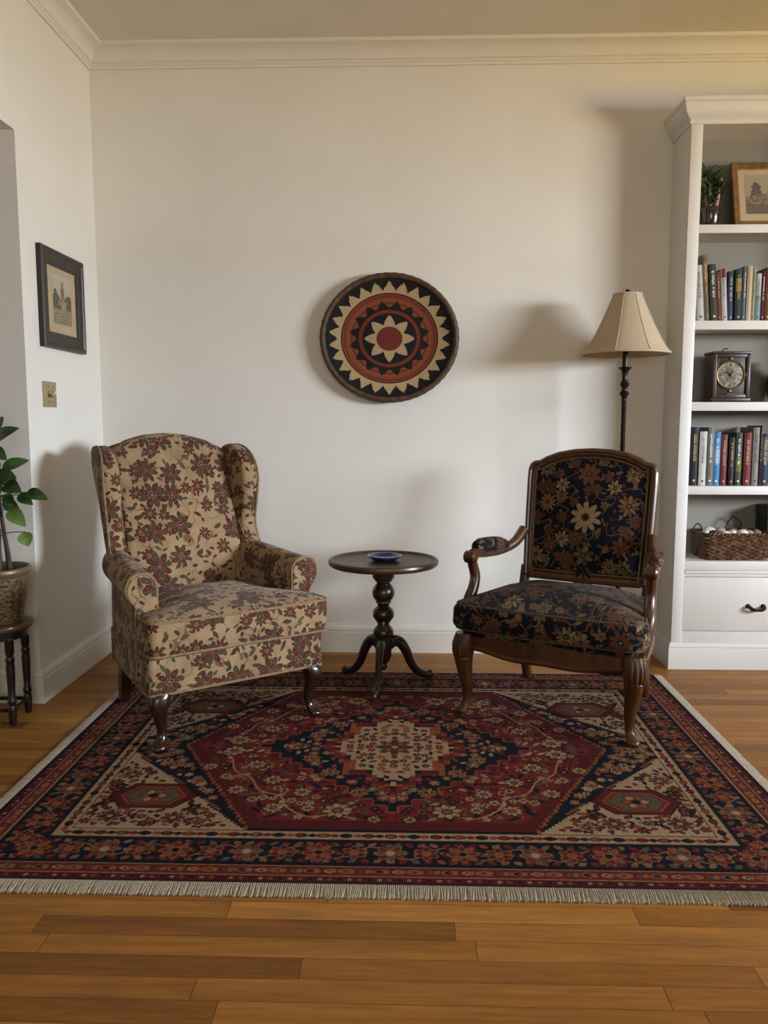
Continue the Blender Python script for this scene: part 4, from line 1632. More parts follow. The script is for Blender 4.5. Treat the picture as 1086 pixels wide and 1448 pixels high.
lower = [
    (105, 182, 155, (0.012, 0.015, 0.024), 'gold', None, 'black navy book with large gold lettering, leftmost on the lower book shelf'),
    (184, 252, 195, (0.55, 0.54, 0.50), 'dark', None, 'white book with dark lettering, second from left on the lower book shelf'),
    (258, 317, 157, (0.16, 0.145, 0.125), 'white', (0.80, 1.0, cloth('grey top', (0.20, 0.20, 0.195))), 'grey brown book between white and bright blue ones on the lower book shelf'),
    (321, 383, 200, (0.060, 0.21, 0.42), 'white', (0.42, 0.68, cloth('pale blue label', (0.25, 0.36, 0.50))), 'bright blue book on the lower book shelf'),
    (390, 447, 222, (0.16, 0.026, 0.028), 'gold', None, 'slim red book right of the bright blue one, lower book shelf'),
    (459, 512, 250, (0.016, 0.015, 0.015), 'gold', None, 'short black book with gold lettering, sixth from left on the lower book shelf'),
    (524, 582, 206, (0.040, 0.062, 0.040), 'white', (0.26, 0.50, cloth('yellow olive', (0.17, 0.15, 0.04))), 'dark green book with olive yellow panel on the lower book shelf'),
    (598, 669, 206, (0.15, 0.022, 0.022), 'gold', None, 'thick maroon book right of the dark green one, lower book shelf'),
    (682, 745, 157, (0.24, 0.235, 0.19), 'dark', None, 'tall sage grey book right of the thick maroon one, lower book shelf'),
    (748, 758, 140, (0.20, 0.06, 0.08), 'white', None, 'very thin rose red book against the sage grey one, lower book shelf'),
    (764, 832, 218, (0.022, 0.028, 0.060), 'gold', (0.48, 0.94, cloth('steel label', (0.09, 0.10, 0.12))), 'navy book with steel grey panel, rightmost on the lower book shelf'),
]
s_l = 0.00310 / 6.58
for i, (l, r_, tp, c, foil, band, label) in enumerate(lower):
    x0 = 1.254 + (l - 105) * s_l
    t = (r_ - l) * s_l
    book(x0, LZ, t - 0.0006, (702 - tp) * s_l, 0.14 + 0.02 * rb.random(), cloth('l%d' % i, c, 0.5), foil, label, GL, 0.0, 3.576 + 0.008 * rb.random(), band, (0.40, 0.88))


# ---- framed pictures (painted print = one colour per vertex)


def raster_panel(name, W_, H_, nx, ny, fn, parent, place, mat='print'):
    V, F, C = [], [], []
    for j in range(ny + 1):
        for i in range(nx + 1):
            u, v = i / nx, j / ny
            V.append(place(u * W_ - W_ / 2, v * H_ - H_ / 2))
            C.append(tuple(fn(u, v)) + (1.0,))
    for j in range(ny):
        for i in range(nx):
            a = j * (nx + 1) + i
            F.append((a, a + 1, a + nx + 2, a + nx + 1))
    me = bpy.data.meshes.new(name)
    me.from_pydata(V, [], F)
    at = me.color_attributes.new('pattern', 'FLOAT_COLOR', 'POINT')
    at.data.foreach_set('color', np.array(C, np.float32).ravel())
    me.materials.append(M[mat])
    return finish(name, me, parent, smooth=False)


from mathutils import noise as mnoise


def nz(u, v, s, o=0.0):
    return mnoise.noise((u * s + o, v * s * 1.2 - o, o * 0.7))


def lerp(a, b_, t):
    t = min(1, max(0, t))
    return tuple(x + (y - x) * t for x, y in zip(a, b_))


def print_left(u, v):
    sky, tree, ground, water = (0.40, 0.37, 0.29), (0.065, 0.055, 0.036), (0.24, 0.18, 0.10), (0.30, 0.25, 0.16)
    c = lerp(sky, (0.33, 0.29, 0.21), 1 - v)
    hor = 0.52
    tl = hor + 0.19 * max(0, 1 - abs(u - 0.15) / 0.25) + 0.13 * max(0, 1 - abs(u - 0.85) / 0.25) + 0.05 * nz(u, v, 9)
    if v < tl: c = lerp(tree, (0.13, 0.11, 0.075), 0.5 + nz(u, v, 18, 3.0))
    d = abs(u - 0.52)
    if (v < 0.76 and d < 0.10 and v > hor) or (v < 0.86 and d < 0.055 and v > hor) or (v < 0.91 and d < 0.022 and v > hor): c = lerp((0.16, 0.10, 0.06), (0.24, 0.16, 0.10), 0.5 + nz(u, v, 14))
    if v < 0.50:
        c = lerp(ground, water, 0.5 + nz(u, v, 7, 5.0))
        if v > 0.30 and (abs(u - 0.2) + 0.08 * nz(u, v, 12) < 0.24 or u > 0.70) and nz(u, v, 6, 9.0) > -0.18: c = lerp(tree, (0.12, 0.10, 0.06), 0.5 + nz(u, v, 24, 1.0))
        if v < 0.26 and math.sin((v * 1.6 + 0.5 * u * u) * 60 + 3 * nz(u, v, 5)) > 0.55: c = (0.12, 0.10, 0.07)
    return c


def print_right(u, v):
    sky, dark = (0.25, 0.22, 0.15), (0.055, 0.050, 0.040)
    c = lerp(sky, (0.30, 0.26, 0.18), v)
    hill = 0.50 + 0.10 * nz(u, 0.3, 5, 2.0)
    if (abs(u - 0.20 + 0.05 * nz(u, v, 16)) / (0.05 + 0.10 * (0.84 - v) * 1.6) < 1.0) and 0.4 < v < 0.80 + 0.05 * nz(u, v, 22, 2.0): c = lerp(dark, (0.11, 0.10, 0.075), 0.4 + nz(u, v, 25))
    if abs(u - 0.50 - (v - 0.6) * 0.25) < 0.030 and 0.5 < v < 0.86: c = (0.11, 0.06, 0.05)
    if abs(u - 0.78) < 0.018 and v < 0.76: c = dark
    if v < hill:
        c = lerp((0.085, 0.070, 0.048), (0.23, 0.16, 0.09), 0.5 + 1.1 * nz(u + v, v - u * 0.6, 13, 7.0))
        if v < 0.24: c = lerp(c, (0.075, 0.070, 0.058), 0.65)
    if 0.40 < v < 0.58 and 0.38 < u < 0.70 and nz(u, v, 8, 4.0) > -0.1: c = (0.24, 0.15, 0.085)
    return c


def picture_frame(root, W_, H_, fw, depth, mat_key, mapf, lip=True, backing=True):
    """mitred moulding; local (u right, v up, w out of the picture)"""
    b = MB()
    prof = [(0.0, 0.0), (0.0, depth * 0.75), (fw * 0.08, depth), (fw * 0.24, depth), (fw * 0.34, depth * 0.78), (fw * 0.62, depth * 0.70), (fw * 0.80, depth * 0.72), (fw * 0.92, depth * 0.52), (fw, depth * 0.45), (fw, 0.0)]
    rs = []
    for d, w in prof:
        x, y = W_ / 2 - d, H_ / 2 - d
        rs.append([mapf(Vector(p)) for p in ((-x, -y, w), (x, -y, w), (x, y, w), (-x, y, w))])
    vr = [[b.bm.verts.new(p) for p in r] for r in rs]
    vr.append(vr[0])
    for a, c_ in zip(vr, vr[1:]):
        for i in range(4):
            b.face((a[i], a[(i + 1) % 4], c_[(i + 1) % 4], c_[i]))
    b.build('frame', mat_key, root, sharp=20)


M['frame_dark'] = wood('dark brown frame', (0.007, 0.004, 0.003), (0.022, 0.011, 0.007), 0.42, 0.08)
M['frame_gilt'] = plain('worn gilt', (0.19, 0.105, 0.038), 0.45, 0.35, var=0.35, vscale=40)
M['mount'] = plain('buff picture mount', (0.42, 0.32, 0.20), 0.9, var=0.06, vscale=8)
pic = thing('framed_picture', 'dark framed landscape print with buff mount on the left wall above the switch plate', 'picture', (XL, 3.358, 1.600))


def lw(p):                                                      # left wall: right in the picture = +y, out = +x
    return Vector((p.z, p.x, p.y))


picture_frame(pic, 0.405, 0.395, 0.066, 0.026, 'frame_dark', lw)
b = MB().box(0.001, 0.009, -0.142, 0.142, -0.138, 0.138)
b.build('mount', 'mount', pic, smooth=False)
raster_panel('print', 0.176, 0.196, 70, 90, print_left, pic, lambda x, y: (0.0096, x + 0.002, y + 0.006))

fr = thing('framed_picture', 'gilt framed landscape picture leaning on the top shelf of the bookcase', 'picture', (1.585, 3.602, 1.9395))
tilt = math.radians(15)


def lean_map(p):                                                # stands on its lower edge, leaning back
    v = p.y + 0.150
    return Vector((p.x, v * math.sin(tilt) - p.z * math.cos(tilt) + 0.022, v * math.cos(tilt) + p.z * math.sin(tilt) + 0.0008))


picture_frame(fr, 0.350, 0.300, 0.030, 0.020, 'frame_gilt', lean_map)
b = MB().box(-0.147, 0.147, -0.122, 0.122, 0.001, 0.007, f=lean_map)
b.build('mount', 'mount', fr, smooth=False)
raster_panel('print', 0.236, 0.182, 80, 62, print_right, fr, lambda x, y: lean_map(Vector((x, y + 0.004, 0.0076))))
b = MB()
sg = [(-0.115, 0.0), (-0.10, 0.003), (-0.09, -0.001), (-0.078, 0.003), (-0.07, 0.0), (-0.062, 0.008), (-0.055, 0.010), (-0.058, 0.001), (-0.048, 0.007), (-0.044, 0.0), (-0.036, 0.002)]
b.tube([lean_map(Vector((p.x, p.y - 0.112, 0.0078))) for p in catmull([Vector(q) for q in sg], 4)], 0.0011, 5)
b.build('signature', plain('faded ink', (0.62, 0.48, 0.26), 0.7), fr)

# ---- small plant in a brown pot on the top shelf


def leaf(mb, base, tip, width, nrm, droop=0.12, n=8, fold=0.18):
    base, tip, nrm = Vector(base), Vector(tip), Vector(nrm).normalized()
    ax = tip - base
    L = ax.length
    ax.normalize()
    side = ax.cross(nrm).normalized()
    up = side.cross(ax).normalized()
    rows = []
    for k in range(n + 1):
        t = k / n
        w = width * 0.5 * (math.sin(PI * min(1, t ** 0.75)) ** 0.8) * (1.0 if t < 0.995 else 0.0) + 0.0004
        c_ = base + ax * (L * t) + up * (droop * L * math.sin(PI * t) * 0.6)
        rows.append([c_ - side * w + up * (fold * w), c_ - side * w * 0.5 + up * (fold * w * 0.35), c_, c_ + side * w * 0.5 + up * (fold * w * 0.35), c_ + side * w + up * (fold * w)])
    vr = [[mb.bm.verts.new(p) for p in r] for r in rows]
    for a, c_ in zip(vr, vr[1:]):
        for i in range(4):
            mb.face((a[i], a[i + 1], c_[i + 1], c_[i]))


def leaf_mat(name, d, l, rough=0.35):
    g = G(name, rough, spec=0.5)
    g.color(g.ramp(g.noise(g.coord(), 30, 3), [(0.3, d), (0.7, l)]))
    g.b.inputs['Subsurface Weight'].default_value = 0.0
    return g.mat


M['leaf'] = leaf_mat('glossy green leaf', (0.022, 0.060, 0.014), (0.050, 0.115, 0.026))
M['leaf_light'] = leaf_mat('young green leaf', (0.075, 0.150, 0.030), (0.130, 0.215, 0.050))
M['leaf_dark'] = leaf_mat('dark narrow leaf', (0.014, 0.036, 0.010), (0.035, 0.072, 0.018), 0.5)
M['soil'] = plain('potting soil', (0.020, 0.012, 0.008), 0.95, var=0.5, vscale=60)
M['cane'] = plain('pinkish pale cane', (0.34, 0.22, 0.16), 0.6, var=0.2)
M['stem'] = plain('green stem', (0.05, 0.085, 0.022), 0.5)
sp_ = thing('potted_plant', 'small leafy cane plant in a glossy brown pot on the top shelf of the bookcase', 'plant', (1.314, 3.640, 1.9395))
b = MB().lathe([(0.0, 0.0), (0.030, 0.0), (0.033, 0.004), (0.040, 0.050), (0.043, 0.080), (0.042, 0.088), (0.038, 0.091), (0.036, 0.087), (0.035, 0.078), (0.0, 0.078)], 32)
b.build('pot', plain('brown glaze', (0.030, 0.014, 0.008), 0.18, coat=0.6, var=0.3), sp_, sharp=50)
b = MB().lathe([(0.0, 0.083), (0.030, 0.081), (0.0345, 0.078), (0.0, 0.076)], 20)
b.build('soil', 'soil', sp_)
b = MB()
canes = []
for x, y, tx, ty, h, r in ((-0.012, 0.0, -0.024, 0.006, 0.225, 0.0055), (0.004, 0.008, 0.002, 0.010, 0.200, 0.006), (0.014, -0.006, 0.036, -0.004, 0.215, 0.0090), (-0.004, -0.012, -0.014, -0.018, 0.175, 0.005)):
    b.tube(catmull([Vector((x, y, 0.075)), Vector(((x + tx) / 2, (y + ty) / 2, 0.12)), Vector((tx, ty, h))], 4), r, 8)
    canes.append((tx, ty, h))
b.build('cane', 'cane', sp_)
b = MB()
rl = random.Random(4)
for tx, ty, h in canes:
    for k in range(20):
        a = rl.uniform(0, 2 * PI)
        z0 = h - rl.uniform(-0.005, 0.085)
        L = rl.uniform(0.045, 0.090)
        dx = L * math.cos(a) * 0.75
        if tx + dx < -0.075: dx *= 0.4
        dy = L * math.sin(a) * 0.6
        leaf(b, (tx, ty, z0), (tx + dx, ty + dy, z0 + L * rl.uniform(-0.2, 1.0)), rl.uniform(0.012, 0.020), (rl.uniform(-.4, .4), -0.5, 0.8), 0.2)
b.build('leaf', 'leaf_dark', sp_)

# ---- mantel clock
ck = thing('mantel_clock', 'square dark wood mantel clock with round silvered dial on the third shelf of the bookcase', 'clock', (1.414, 3.575, 1.1925))
M['clock_wood'] = wood('dark clock case', (0.012, 0.0055, 0.0035), (0.042, 0.019, 0.010), 0.42, 0.05)
M['brass'] = plain('aged brass', (0.17, 0.105, 0.042), 0.4, 0.6, var=0.3, vscale=40)
b = MB().box(-0.078, 0.078, 0.008, 0.112, 0.010, 0.212, 0.002)
b.box(-0.084, 0.084, 0.002, 0.116, 0.208, 0.220, 0.003)
b.box(-0.086, 0.086, 0.000, 0.116, 0.004, 0.018, 0.003)
for x0, x1, z0, z1 in ((-0.080, -0.064, 0.018, 0.208), (0.064, 0.080, 0.018, 0.208), (-0.064, 0.064, 0.194, 0.208), (-0.064, 0.064, 0.018, 0.034)):
    b.box(x0, x1, 0.001, 0.010, z0, z1, 0.0025)
for x in (-0.070, 0.070):
    b.box(x - 0.010, x + 0.010, 0.006, 0.026, 0.0, 0.006, 0.001)
    b.box(x - 0.010, x + 0.010, 0.090, 0.110, 0.0, 0.006, 0.001)
cb = b.build('case', 'clock_wood', ck, sharp=35)


def cf(zoff):
    return lambda p: Vector((-0.004 + p.x, 0.008 - p.z, 0.118 + p.y))


b = MB().lathe([(0.0550, 0.0), (0.062, 0.0), (0.063, 0.006), (0.060, 0.009), (0.0570, 0.008), (0.0550, 0.004)], 48, f=cf(0))
for a in range(4):
    ang = a * PI / 2
    b.lathe([(0.0, 0.0), (0.007, 0.0), (0.006, 0.005), (0.0, 0.007)], 10, f=lambda p, ang=ang: Vector((-0.004 + 0.070 * math.sin(ang) + p.x, 0.008 - p.z, 0.118 + 0.070 * math.cos(ang) + p.y)))
b.tube(catmull([Vector((x, 0.000, z)) for x, z in ((-0.020, 0.030), (-0.010, 0.036), (0, 0.031), (0.010, 0.036), (0.020, 0.030))], 5), 0.0028, 6)
b.tube(catmull([Vector((x, 0.004, z)) for x, z in ((-0.056, 0.19), (-0.059, 0.16), (-0.055, 0.13), (-0.059, 0.10))], 5), 0.0020, 6)
b.build('bezel', 'brass', ck)
b = MB().lathe([(0.0, 0.0), (0.0555, 0.0), (0.0555, 0.003), (0.0, 0.0055)], 48, f=cf(0))
dl = b.build('dial', plain('silvered dial', (0.30, 0.27, 0.21), 0.25, 0.5, var=0.45, vscale=60), ck)
b = MB()
for h in range(12):
    a = h * PI / 6
    for q in (-1, 1) if h % 3 == 0 else (0,):
        d = Vector((math.sin(a), math.cos(a)))
        pz = Vector((d.y, -d.x)) * (0.0016 * q)
        b.tube([(-0.004 + d.x * 0.038 + pz.x, 0.0040, 0.118 + d.y * 0.038 + pz.y), (-0.004 + d.x * 0.049 + pz.x, 0.0046, 0.118 + d.y * 0.049 + pz.y)], 0.0011, 5)
for k in range(24):
    a = k * PI / 12
    b.tube([(-0.004 + math.sin(a) * 0.012, 0.0026, 0.118 + math.cos(a) * 0.012), (-0.004 + math.sin(a) * 0.030, 0.0036, 0.118 + math.cos(a) * 0.030)], 0.0006, 4)
b.build('hour_mark', 'pull', dl)
b = MB().lathe([(0.0, 0.004), (0.009, 0.004), (0.008, 0.008), (0.0, 0.010)], 16, f=cf(0))
b.tube([(-0.004, -0.0005, 0.118), (-0.024, -0.0005, 0.132)], 0.0012, 5)
b.tube([(-0.004, -0.001, 0.118), (0.010, -0.001, 0.154)], 0.0010, 5)
b.build('hand', 'pull', dl)
b = MB().tube(catmull([Vector((x, 0.055, z)) for x, z in ((-0.026, 0.219), (-0.024, 0.228), (-0.012, 0.236), (0.0, 0.232))], 5), 0.0025, 6)
b.build('handle', 'pull', ck)

jar = MB().lathe([(0.0, 0.0), (0.040, 0.0), (0.055, 0.02), (0.066, 0.07), (0.062, 0.12), (0.040, 0.155), (0.028, 0.170), (0.030, 0.185), (0.034, 0.190), (0.028, 0.190), (0.024, 0.172), (0.0, 0.160)], 32).build('jar', plain('dark red brown glaze', (0.030, 0.010, 0.008), 0.4, var=0.4), None, sharp=50)
jar.location = (1.668, 3.655, 1.1925)
tag(jar, 'dark reddish jar in the shadow right of the mantel clock, bookcase third shelf', 'jar')

# ---- wicker basket with stones
wk = thing('wicker_basket', 'dark brown wicker basket filled with stones on the lowest shelf of the bookcase', 'basket', (1.470, 3.650, 0.4915))
BW, BD, BH = 0.145, 0.082, 0.118


def bper(u, z):
    """point on the rounded rectangular wall; u in [0,1), flares upwards"""
    f = 1.0 + 0.09 * z / BH
    hw, hd, r = BW * f - 0.010, BD * f - 0.004, 0.022
    o = bper_cache.get((round(f, 4)))
    if o is None:
        o = rpoly([(-hw, -hd, r), (hw, -hd, r), (hw, hd, r), (-hw, hd, r)], 0.006, 5)
        acc = [0.0]
        for i in range(len(o)): acc.append(acc[-1] + (o[(i + 1) % len(o)] - o[i]).length)
        o = (o, acc)
        bper_cache[round(f, 4)] = o
    pts, acc = o
    s = (u % 1.0) * acc[-1]
    i = int(np.searchsorted(acc, s, side='right')) - 1
    i = min(i, len(pts) - 1)
    t = (s - acc[i]) / max(1e-9, acc[i + 1] - acc[i])
    a, c_ = pts[i], pts[(i + 1) % len(pts)]
    p = a + (c_ - a) * t
    d = (c_ - a).normalized()
    return Vector((p.x, p.y, z)), Vector((d.y, -d.x, 0))


bper_cache = {}
gw = G('brown wicker', 0.5, spec=0.4)
gw.color(gw.ramp(gw.noise(gw.coord(), 45, 4, 0.7), [(0.3, (0.020, 0.009, 0.005)), (0.5, (0.085, 0.040, 0.018)), (0.70, (0.24, 0.125, 0.058))]))
NST = 40
b = MB()
nrow = 13
for rrow in range(nrow):
    z = 0.006 + (BH - 0.016) * rrow / (nrow - 1)
    P = []
    for k in range(NST * 4):
        u = k / (NST * 4)
        p, nn = bper(u, z)
        P.append(p + nn * (0.0034 * math.cos(PI * (k / 4.0) * 1.0 + PI * rrow)) + Vector((0, 0, 0.0010 * math.sin(k * 1.3 + rrow))))
    b.tube(P, 0.0046, 5, closed=True)
for k in range(NST):
    u = (k + 0.5) / NST
    P = [bper(u, z)[0] for z in (0.0, 0.04, 0.08, BH)]
    b.tube(P, 0.0030, 5)
b.build('weave', gw.mat, wk)
b = MB()
for ph in (0.0, PI):
    P = []
    for k in range(200):
        p, nn = bper(k / 200, BH - 0.002)
        a = k * 2 * PI / 8 + ph
        P.append(p + nn * (0.005 * math.cos(a)) + Vector((0, 0, 0.005 * math.sin(a))))
    b.tube(P, 0.0045, 5, closed=True)
b.build('rim', gw.mat, wk)
o = rpoly([(-BW + 0.012, -BD + 0.006, 0.02), (BW - 0.012, -BD + 0.006, 0.02), (BW - 0.012, BD - 0.006, 0.02), (-BW + 0.012, BD - 0.006, 0.02)], 0.02)
MB().pillow(o, 0.0, 0.008, 0.003, 0, 0).build('bottom', gw.mat, wk)
for x0, x1, y, h in ((-0.145, -0.105, 0.062, 0.030), (0.005, 0.085, 0.070, 0.062)):
    b = MB().tube(catmull([Vector(p) for p in ((x0, y, BH - 0.004), (x0 + (x1 - x0) * 0.12, y, BH + h * 0.55), (x0 + (x1 - x0) * 0.45, y - 0.004, BH + h), (x0 + (x1 - x0) * 0.85, y, BH + h * 0.6), (x1, y, BH - 0.004))], 6), 0.0032, 6)
    b.build('handle', 'black_wood', wk)
moss = MB()
moss.pillow(rpoly([(-BW + 0.006, -BD + 0.010, 0.02), (BW - 0.006, -BD + 0.010, 0.02), (BW - 0.006, BD - 0.010, 0.02), (-BW + 0.006, BD - 0.010, 0.02)], 0.012), 0.070, 0.094, 0.01, 0.006, 0.0, nc=8,
            f=lambda p: Vector((p.x, p.y, p.z + (0.006 * mnoise.noise((p.x * 60, p.y * 60, 1.0)) if p.z > 0.08 else 0))))
mo = moss.build('dried_moss', plain('dried moss', (0.10, 0.078, 0.045), 0.95, var=0.6, vscale=70), None)
mo.location = (1.470, 3.650, 0.4915)
mo['kind'] = 'stuff'
tag(mo, 'brownish dried moss and husks filling the wicker basket around the stones', 'moss')
stones = [(-0.122, -0.035, 0.019, 'white', 'small white stone at the far left of the wicker basket'),
          (-0.090, 0.010, 0.027, 'white', 'large jagged white stone, second from left in the wicker basket'),
          (-0.086, -0.050, 0.021, 'brown', 'dark brown husk in front of the jagged white stone in the basket'),
          (-0.048, -0.060, 0.019, 'white', 'flat whitish stone at the front rim of the basket, left of the middle'),
          (-0.012, -0.046, 0.021, 'white', 'round white stone in the middle of the basket front'),
          (0.033, -0.050, 0.024, 'white', 'wide white stone right of the round one in the basket'),
          (0.066, -0.040, 0.021, 'tan', 'tan pebble right of the wide white stone in the basket'),
          (-0.040, 0.016, 0.024, 'tan', 'tan pebble behind the flat whitish stone in the basket'),
          (0.010, 0.010, 0.023, 'olive', 'olive husk behind the round white stone in the basket'),
          (0.098, -0.030, 0.022, 'olive', 'olive husk near the right end of the basket'),
          (0.062, 0.016, 0.024, 'brown', 'brown husk under the twig handle of the basket')]
SM = {'white': plain('chalk white stone', (0.56, 0.53, 0.47), 0.7, var=0.15, vscale=40), 'tan': plain('tan stone', (0.27, 0.20, 0.125), 0.7, var=0.25, vscale=40),
      'olive': plain('olive husk', (0.12, 0.10, 0.05), 0.85, var=0.3, vscale=40), 'brown': plain('brown husk', (0.055, 0.032, 0.018), 0.85, var=0.4, vscale=40)}
for x, y, r, mk, label in stones:
    t = bmesh.new()
    bmesh.ops.create_icosphere(t, subdivisions=3, radius=r)
    for v in t.verts:
        q = v.co.copy()
        v.co = q * (1 + 0.22 * mnoise.noise((q.x * 45 + x * 90, q.y * 45, q.z * 45)))
        v.co.x *= 1.15
        v.co.z *= 0.78
    b = MB()
    b.bm.free()
    b.bm = t
    nm = 'stone' if mk in ('white', 'tan') else 'husk'
    o = b.build(nm, SM[mk], None, sharp=60)
    o.location = (1.470 + x, 3.650 + y, 0.4915 + 0.108 + r * 0.42)
    tag(o, label, nm, 'stones and husks in the wicker basket')
b = MB().box(0, 0.16, 0, 0.12, 0, 0.232, 0.003)
bx = b.build('storage_box', plain('dark green board', (0.014, 0.024, 0.022), 0.7), None)
bx.location = (1.628, 3.636, 0.4915)
tag(bx, 'dark green storage box in shadow right of the wicker basket', 'box')
b = MB().box(-0.003, 0.163, -0.003, 0.123, 0.190, 0.236, 0.003)
b.build('lid', plain('dark green lid', (0.016, 0.027, 0.025), 0.7), bx)

# ------------------------------------------------------------------ switch plate on the left wall
sw = thing('switch_plate', 'brass double switch plate on the left wall below the dark framed picture', 'switch', (XL, 3.217, 1.216))
M['plate'] = plain('satin brass plate', (0.36, 0.28, 0.145), 0.4, 0.35, var=0.06)
b = MB().box(0.0, 0.006, -0.058, 0.058, -0.051, 0.051, 0.003)
b.build('plate', 'plate', sw)
for y, up in ((-0.017, -1), (0.022, 1)):
    b = MB().box(0.005, 0.0068, y - 0.007, y + 0.007, -0.013, 0.013, 0.0)
    slot = b.build('slot', plain('slot', (0.20, 0.155, 0.08), 0.6), sw, smooth=False)
    b = MB().box(0.004, 0.019, y - 0.0045, y + 0.0045, -0.006, 0.006, 0.0015, f=lambda p, up=up: Vector((p.x, p.y, p.z + up * (p.x - 0.004) * 0.6)))
    b.build('toggle', plain('toggle', (0.62, 0.58, 0.5) if up > 0 else (0.10, 0.07, 0.04), 0.35), slot)
for y in (-0.017, 0.022):
    for z in (-0.029, 0.029):
        b = MB().lathe([(0.0, 0.0), (0.0032, 0.0), (0.0028, 0.0014), (0.0, 0.0018)], 10, f=lambda p, y=y, z=z: Vector((0.0058 + p.z, y + p.x, z + p.y)))
        b.build('screw', 'brass', sw)

# ------------------------------------------------------------------ plant stand, pot and pothos at the left opening
PX, PY = -1.512, 2.850
st = thing('plant_stand', 'small round dark plant stand with turned legs at the left edge, under the bronze pot', 'stand', (PX, PY, 0))
b = MB().lathe([(0.0, 0.348), (0.112, 0.348), (0.119, 0.352), (0.122, 0.360), (0.120, 0.368), (0.112, 0.371), (0.0, 0.371)], 48)
b.build('stand_top', 'stool_top', st)
b = MB().lathe([(0.088, 0.318), (0.104, 0.318), (0.104, 0.348), (0.088, 0.348), (0.088, 0.318)], 40)
b.build('apron', 'black_wood', st)
for a in (-42, 48, 138, 228):
    ca, sa = math.cos(math.radians(a)), math.sin(math.radians(a))
    b = MB().lathe([(0.0, 0.0), (0.011, 0.0), (0.014, 0.010), (0.012, 0.022), (0.015, 0.030), (0.015, 0.070), (0.012, 0.076), (0.016, 0.086), (0.016, 0.094), (0.012, 0.102), (0.014, 0.16), (0.016, 0.22), (0.013, 0.232), (0.016, 0.240), (0.016, 0.250), (0.012, 0.258), (0.016, 0.272), (0.016, 0.322), (0.0, 0.322)], 16,
                   c=(0.094 * ca, 0.094 * sa, 0))
    b.build('leg', 'black_wood', st)
for a0, a1 in ((-42, 48), (48, 138), (138, 228), (228, 318)):
    p0 = Vector((0.094 * math.cos(math.radians(a0)), 0.094 * math.sin(math.radians(a0)), 0.055))
    p1 = Vector((0.094 * math.cos(math.radians(a1)), 0.094 * math.sin(math.radians(a1)), 0.055))
    MB().tube([p0, p1], 0.0075, 8).build('stretcher', 'black_wood', st)

pp = thing('potted_plant', 'leafy green climbing plant in a bronze coloured embossed pot at the left edge', 'plant', (PX, PY, 0.3713))
g = G('embossed bronze glaze', 0.38, spec=0.5, metallic=0.35)
co = g.coord()
x, y, z = g.xyz(co)
ang = g.m('ARCTAN2', y, x)
uvp = g.comb(ang * 0.115, z, 0.0)
n1 = g.noise(g.vm('MULTIPLY', uvp, (1.0, 1.8, 1.0)), 55, 2, 0.5, '2D')
nb = g.noise(uvp, 20, 3, 0.6, '2D')
wv = g.m('SINE', z * 420.0 + nb * 22.0)
hgt = n1 * 0.85 + wv * 0.07
inb = g.m('MULTIPLY', g.m('LESS_THAN', z, 0.168), g.m('GREATER_THAN', z, 0.012))
hh = hgt * inb
g.color(g.mix(inb, (0.16, 0.105, 0.060), g.ramp(hgt, [(0.25, (0.050, 0.030, 0.014)), (0.42, (0.16, 0.105, 0.052)), (0.7, (0.30, 0.21, 0.108))])))
g.bump(hh, 0.5, 0.004)
b = MB().lathe([(0.0, 0.0), (0.080, 0.0), (0.085, 0.004), (0.088, 0.012), (0.104, 0.110), (0.112, 0.172), (0.1135, 0.178), (0.118, 0.181), (0.1235, 0.190), (0.1235, 0.200), (0.119, 0.206), (0.113, 0.206), (0.110, 0.198), (0.106, 0.176), (0.0, 0.176)], 64)
b.build('pot', g.mat, pp, sharp=45)
b = MB().lathe([(0.0, 0.190), (0.05, 0.188), (0.09, 0.184), (0.1085, 0.180), (0.0, 0.177)], 32, f=lambda p: p + Vector((0, 0, 0.004 * mnoise.noise((p.x * 40, p.y * 40, 0)))))
b.build('soil', 'soil', pp)
b = MB()
pole = [Vector((-0.008 + 0.006 * math.sin(k * 0.6), 0.0, 0.185 + 0.44 * k / 12)) for k in range(13)]
b.tube(pole, [0.028 + 0.003 * math.sin(k * 1.9) for k in range(13)], 12)
gm = G('mossy fibre', 0.95)
gm.color(gm.ramp(gm.noise(gm.coord(), 60, 4, 0.7), [(0.3, (0.025, 0.022, 0.010)), (0.7, (0.085, 0.075, 0.034))]))
gm.bump(gm.noise(gm.coord(), 160, 3), 0.9, 0.006)
b.build('moss_pole', gm.mat, pp)
b = MB()
b.tube(catmull([Vector((0.050, 0.01, 0.185)), Vector((0.043, 0.012, 0.26)), Vector((0.030, 0.014, 0.36)), Vector((0.018, 0.014, 0.50))], 5), [0.011 - 0.0004 * k for k in range(16)], 8)
b.build('woody_stem', plain('brown bark', (0.045, 0.022, 0.014), 0.8, var=0.4, vscale=40), pp)


def px2(u, v, dy=0.0):
    """leaf positions measured in the plane of the pot, dy forward or back"""
    return Vector((-1.466 + (u - 10) * 0.0028 - PX, dy, 1.083 - (v - 606) * 0.00257 - 0.3713))


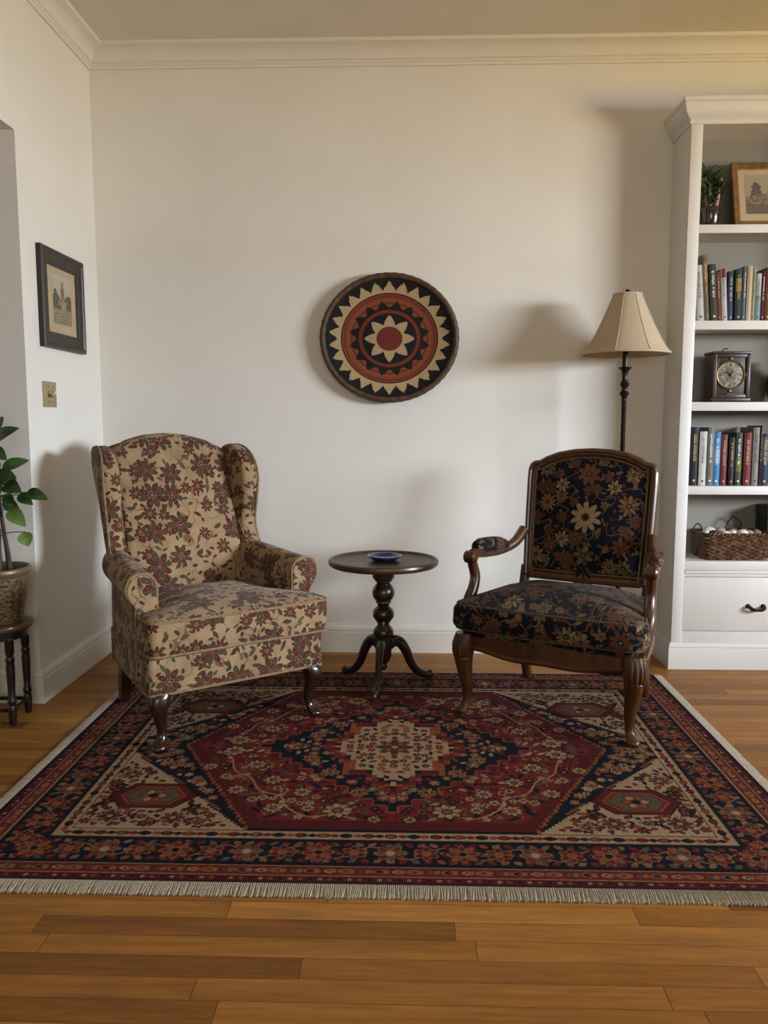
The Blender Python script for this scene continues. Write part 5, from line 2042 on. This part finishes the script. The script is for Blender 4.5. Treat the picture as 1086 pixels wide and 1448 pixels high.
leaves = [  # base, tip, width, depth of base and tip, facing, tone
    ((1, 628), (44, 606), 0.050, 0.00, -0.05, (0.2, -0.5, 0.9), 0), ((8, 672), (41, 675), 0.046, -0.02, -0.07, (0.1, -0.7, 0.8), 0),
    ((18, 684), (48, 694), 0.052, -0.03, -0.08, (0.1, -0.8, 0.7), 0), ((33, 699), (57, 712), 0.034, -0.02, -0.05, (0.0, -0.8, 0.6), 0),
    ((47, 695), (80, 704), 0.040, -0.04, -0.07, (0.1, -0.7, 0.8), 0), ((25, 719), (51, 741), 0.048, -0.05, -0.08, (0.4, -0.8, 0.5), 1),
    ((43, 750), (49, 770), 0.046, -0.05, -0.055, (0.2, -1.0, 0.25), 1), ((2, 690), (-26, 700), 0.050, -0.02, -0.05, (-0.1, -0.7, 0.7), 0),
    ((0, 640), (-34, 622), 0.052, 0.0, -0.04, (-0.2, -0.6, 0.8), 0), ((2, 715), (-20, 742), 0.052, -0.03, -0.09, (-0.3, -0.8, 0.5), 0),
    ((6, 650), (14, 676), 0.040, -0.03, -0.07, (0.2, -1.0, 0.4), 0), ((8, 676), (18, 702), 0.044, -0.03, -0.08, (0.1, -1.0, 0.3), 0),
    ((2, 694), (12, 722), 0.046, -0.03, -0.07, (0.0, -1.0, 0.3), 0), ((-4, 600), (-14, 566), 0.048, 0.0, -0.03, (0.0, -0.9, 0.3), 0),
    ((0, 660), (-14, 690), 0.044, -0.04, -0.08, (-0.1, -1.0, 0.3), 0), ((14, 700), (30, 716), 0.036, -0.01, -0.04, (0.2, -0.8, 0.5), 0),
    ((0, 668), (30, 686), 0.046, 0.0, -0.02, (0.1, -0.9, 0.4), 0), ((4, 636), (24, 650), 0.040, -0.01, -0.04, (0.1, -0.9, 0.4), 0), ((10, 706), (34, 728), 0.040, 0.0, -0.01, (0.1, -0.9, 0.4), 0),
    ((-6, 612), (8, 590), 0.040, 0.02, 0.04, (0.1, -0.8, 0.5), 0), ((-2, 712), (-30, 724), 0.046, 0.01, 0.04, (0.0, -0.6, 0.8), 0),
    ((4, 664), (34, 652), 0.040, 0.03, 0.07, (0.1, -0.6, 0.8), 0), ((-8, 660), (-44, 668), 0.048, 0.02, 0.03, (0.0, -0.6, 0.8), 0),
]
bs = MB()
for (bu, bv), (tu, tv), w, d0, d1, nrm, tone in leaves:
    p0, p1 = px2(bu, bv, d0), px2(tu, tv, d1)
    b = MB()
    leaf(b, p0, p1, w * 1.15, (nrm[0] + 0.15, nrm[1] - 0.45, nrm[2] * 0.75), 0.16, 10, 0.22)
    b.build('leaf', 'leaf_light' if tone else 'leaf', pp, sharp=80)
    hz = min(0.60, max(0.24, p0.z - 0.05))
    root = Vector((-0.002, -0.020, hz))
    mid = (root + p0) / 2 + Vector((0, -0.006, 0.018))
    bs.tube(catmull([root, mid, p0, p0 + (p1 - p0) * 0.12], 4), 0.0019, 5)
bs.build('stem', 'stem', pp)
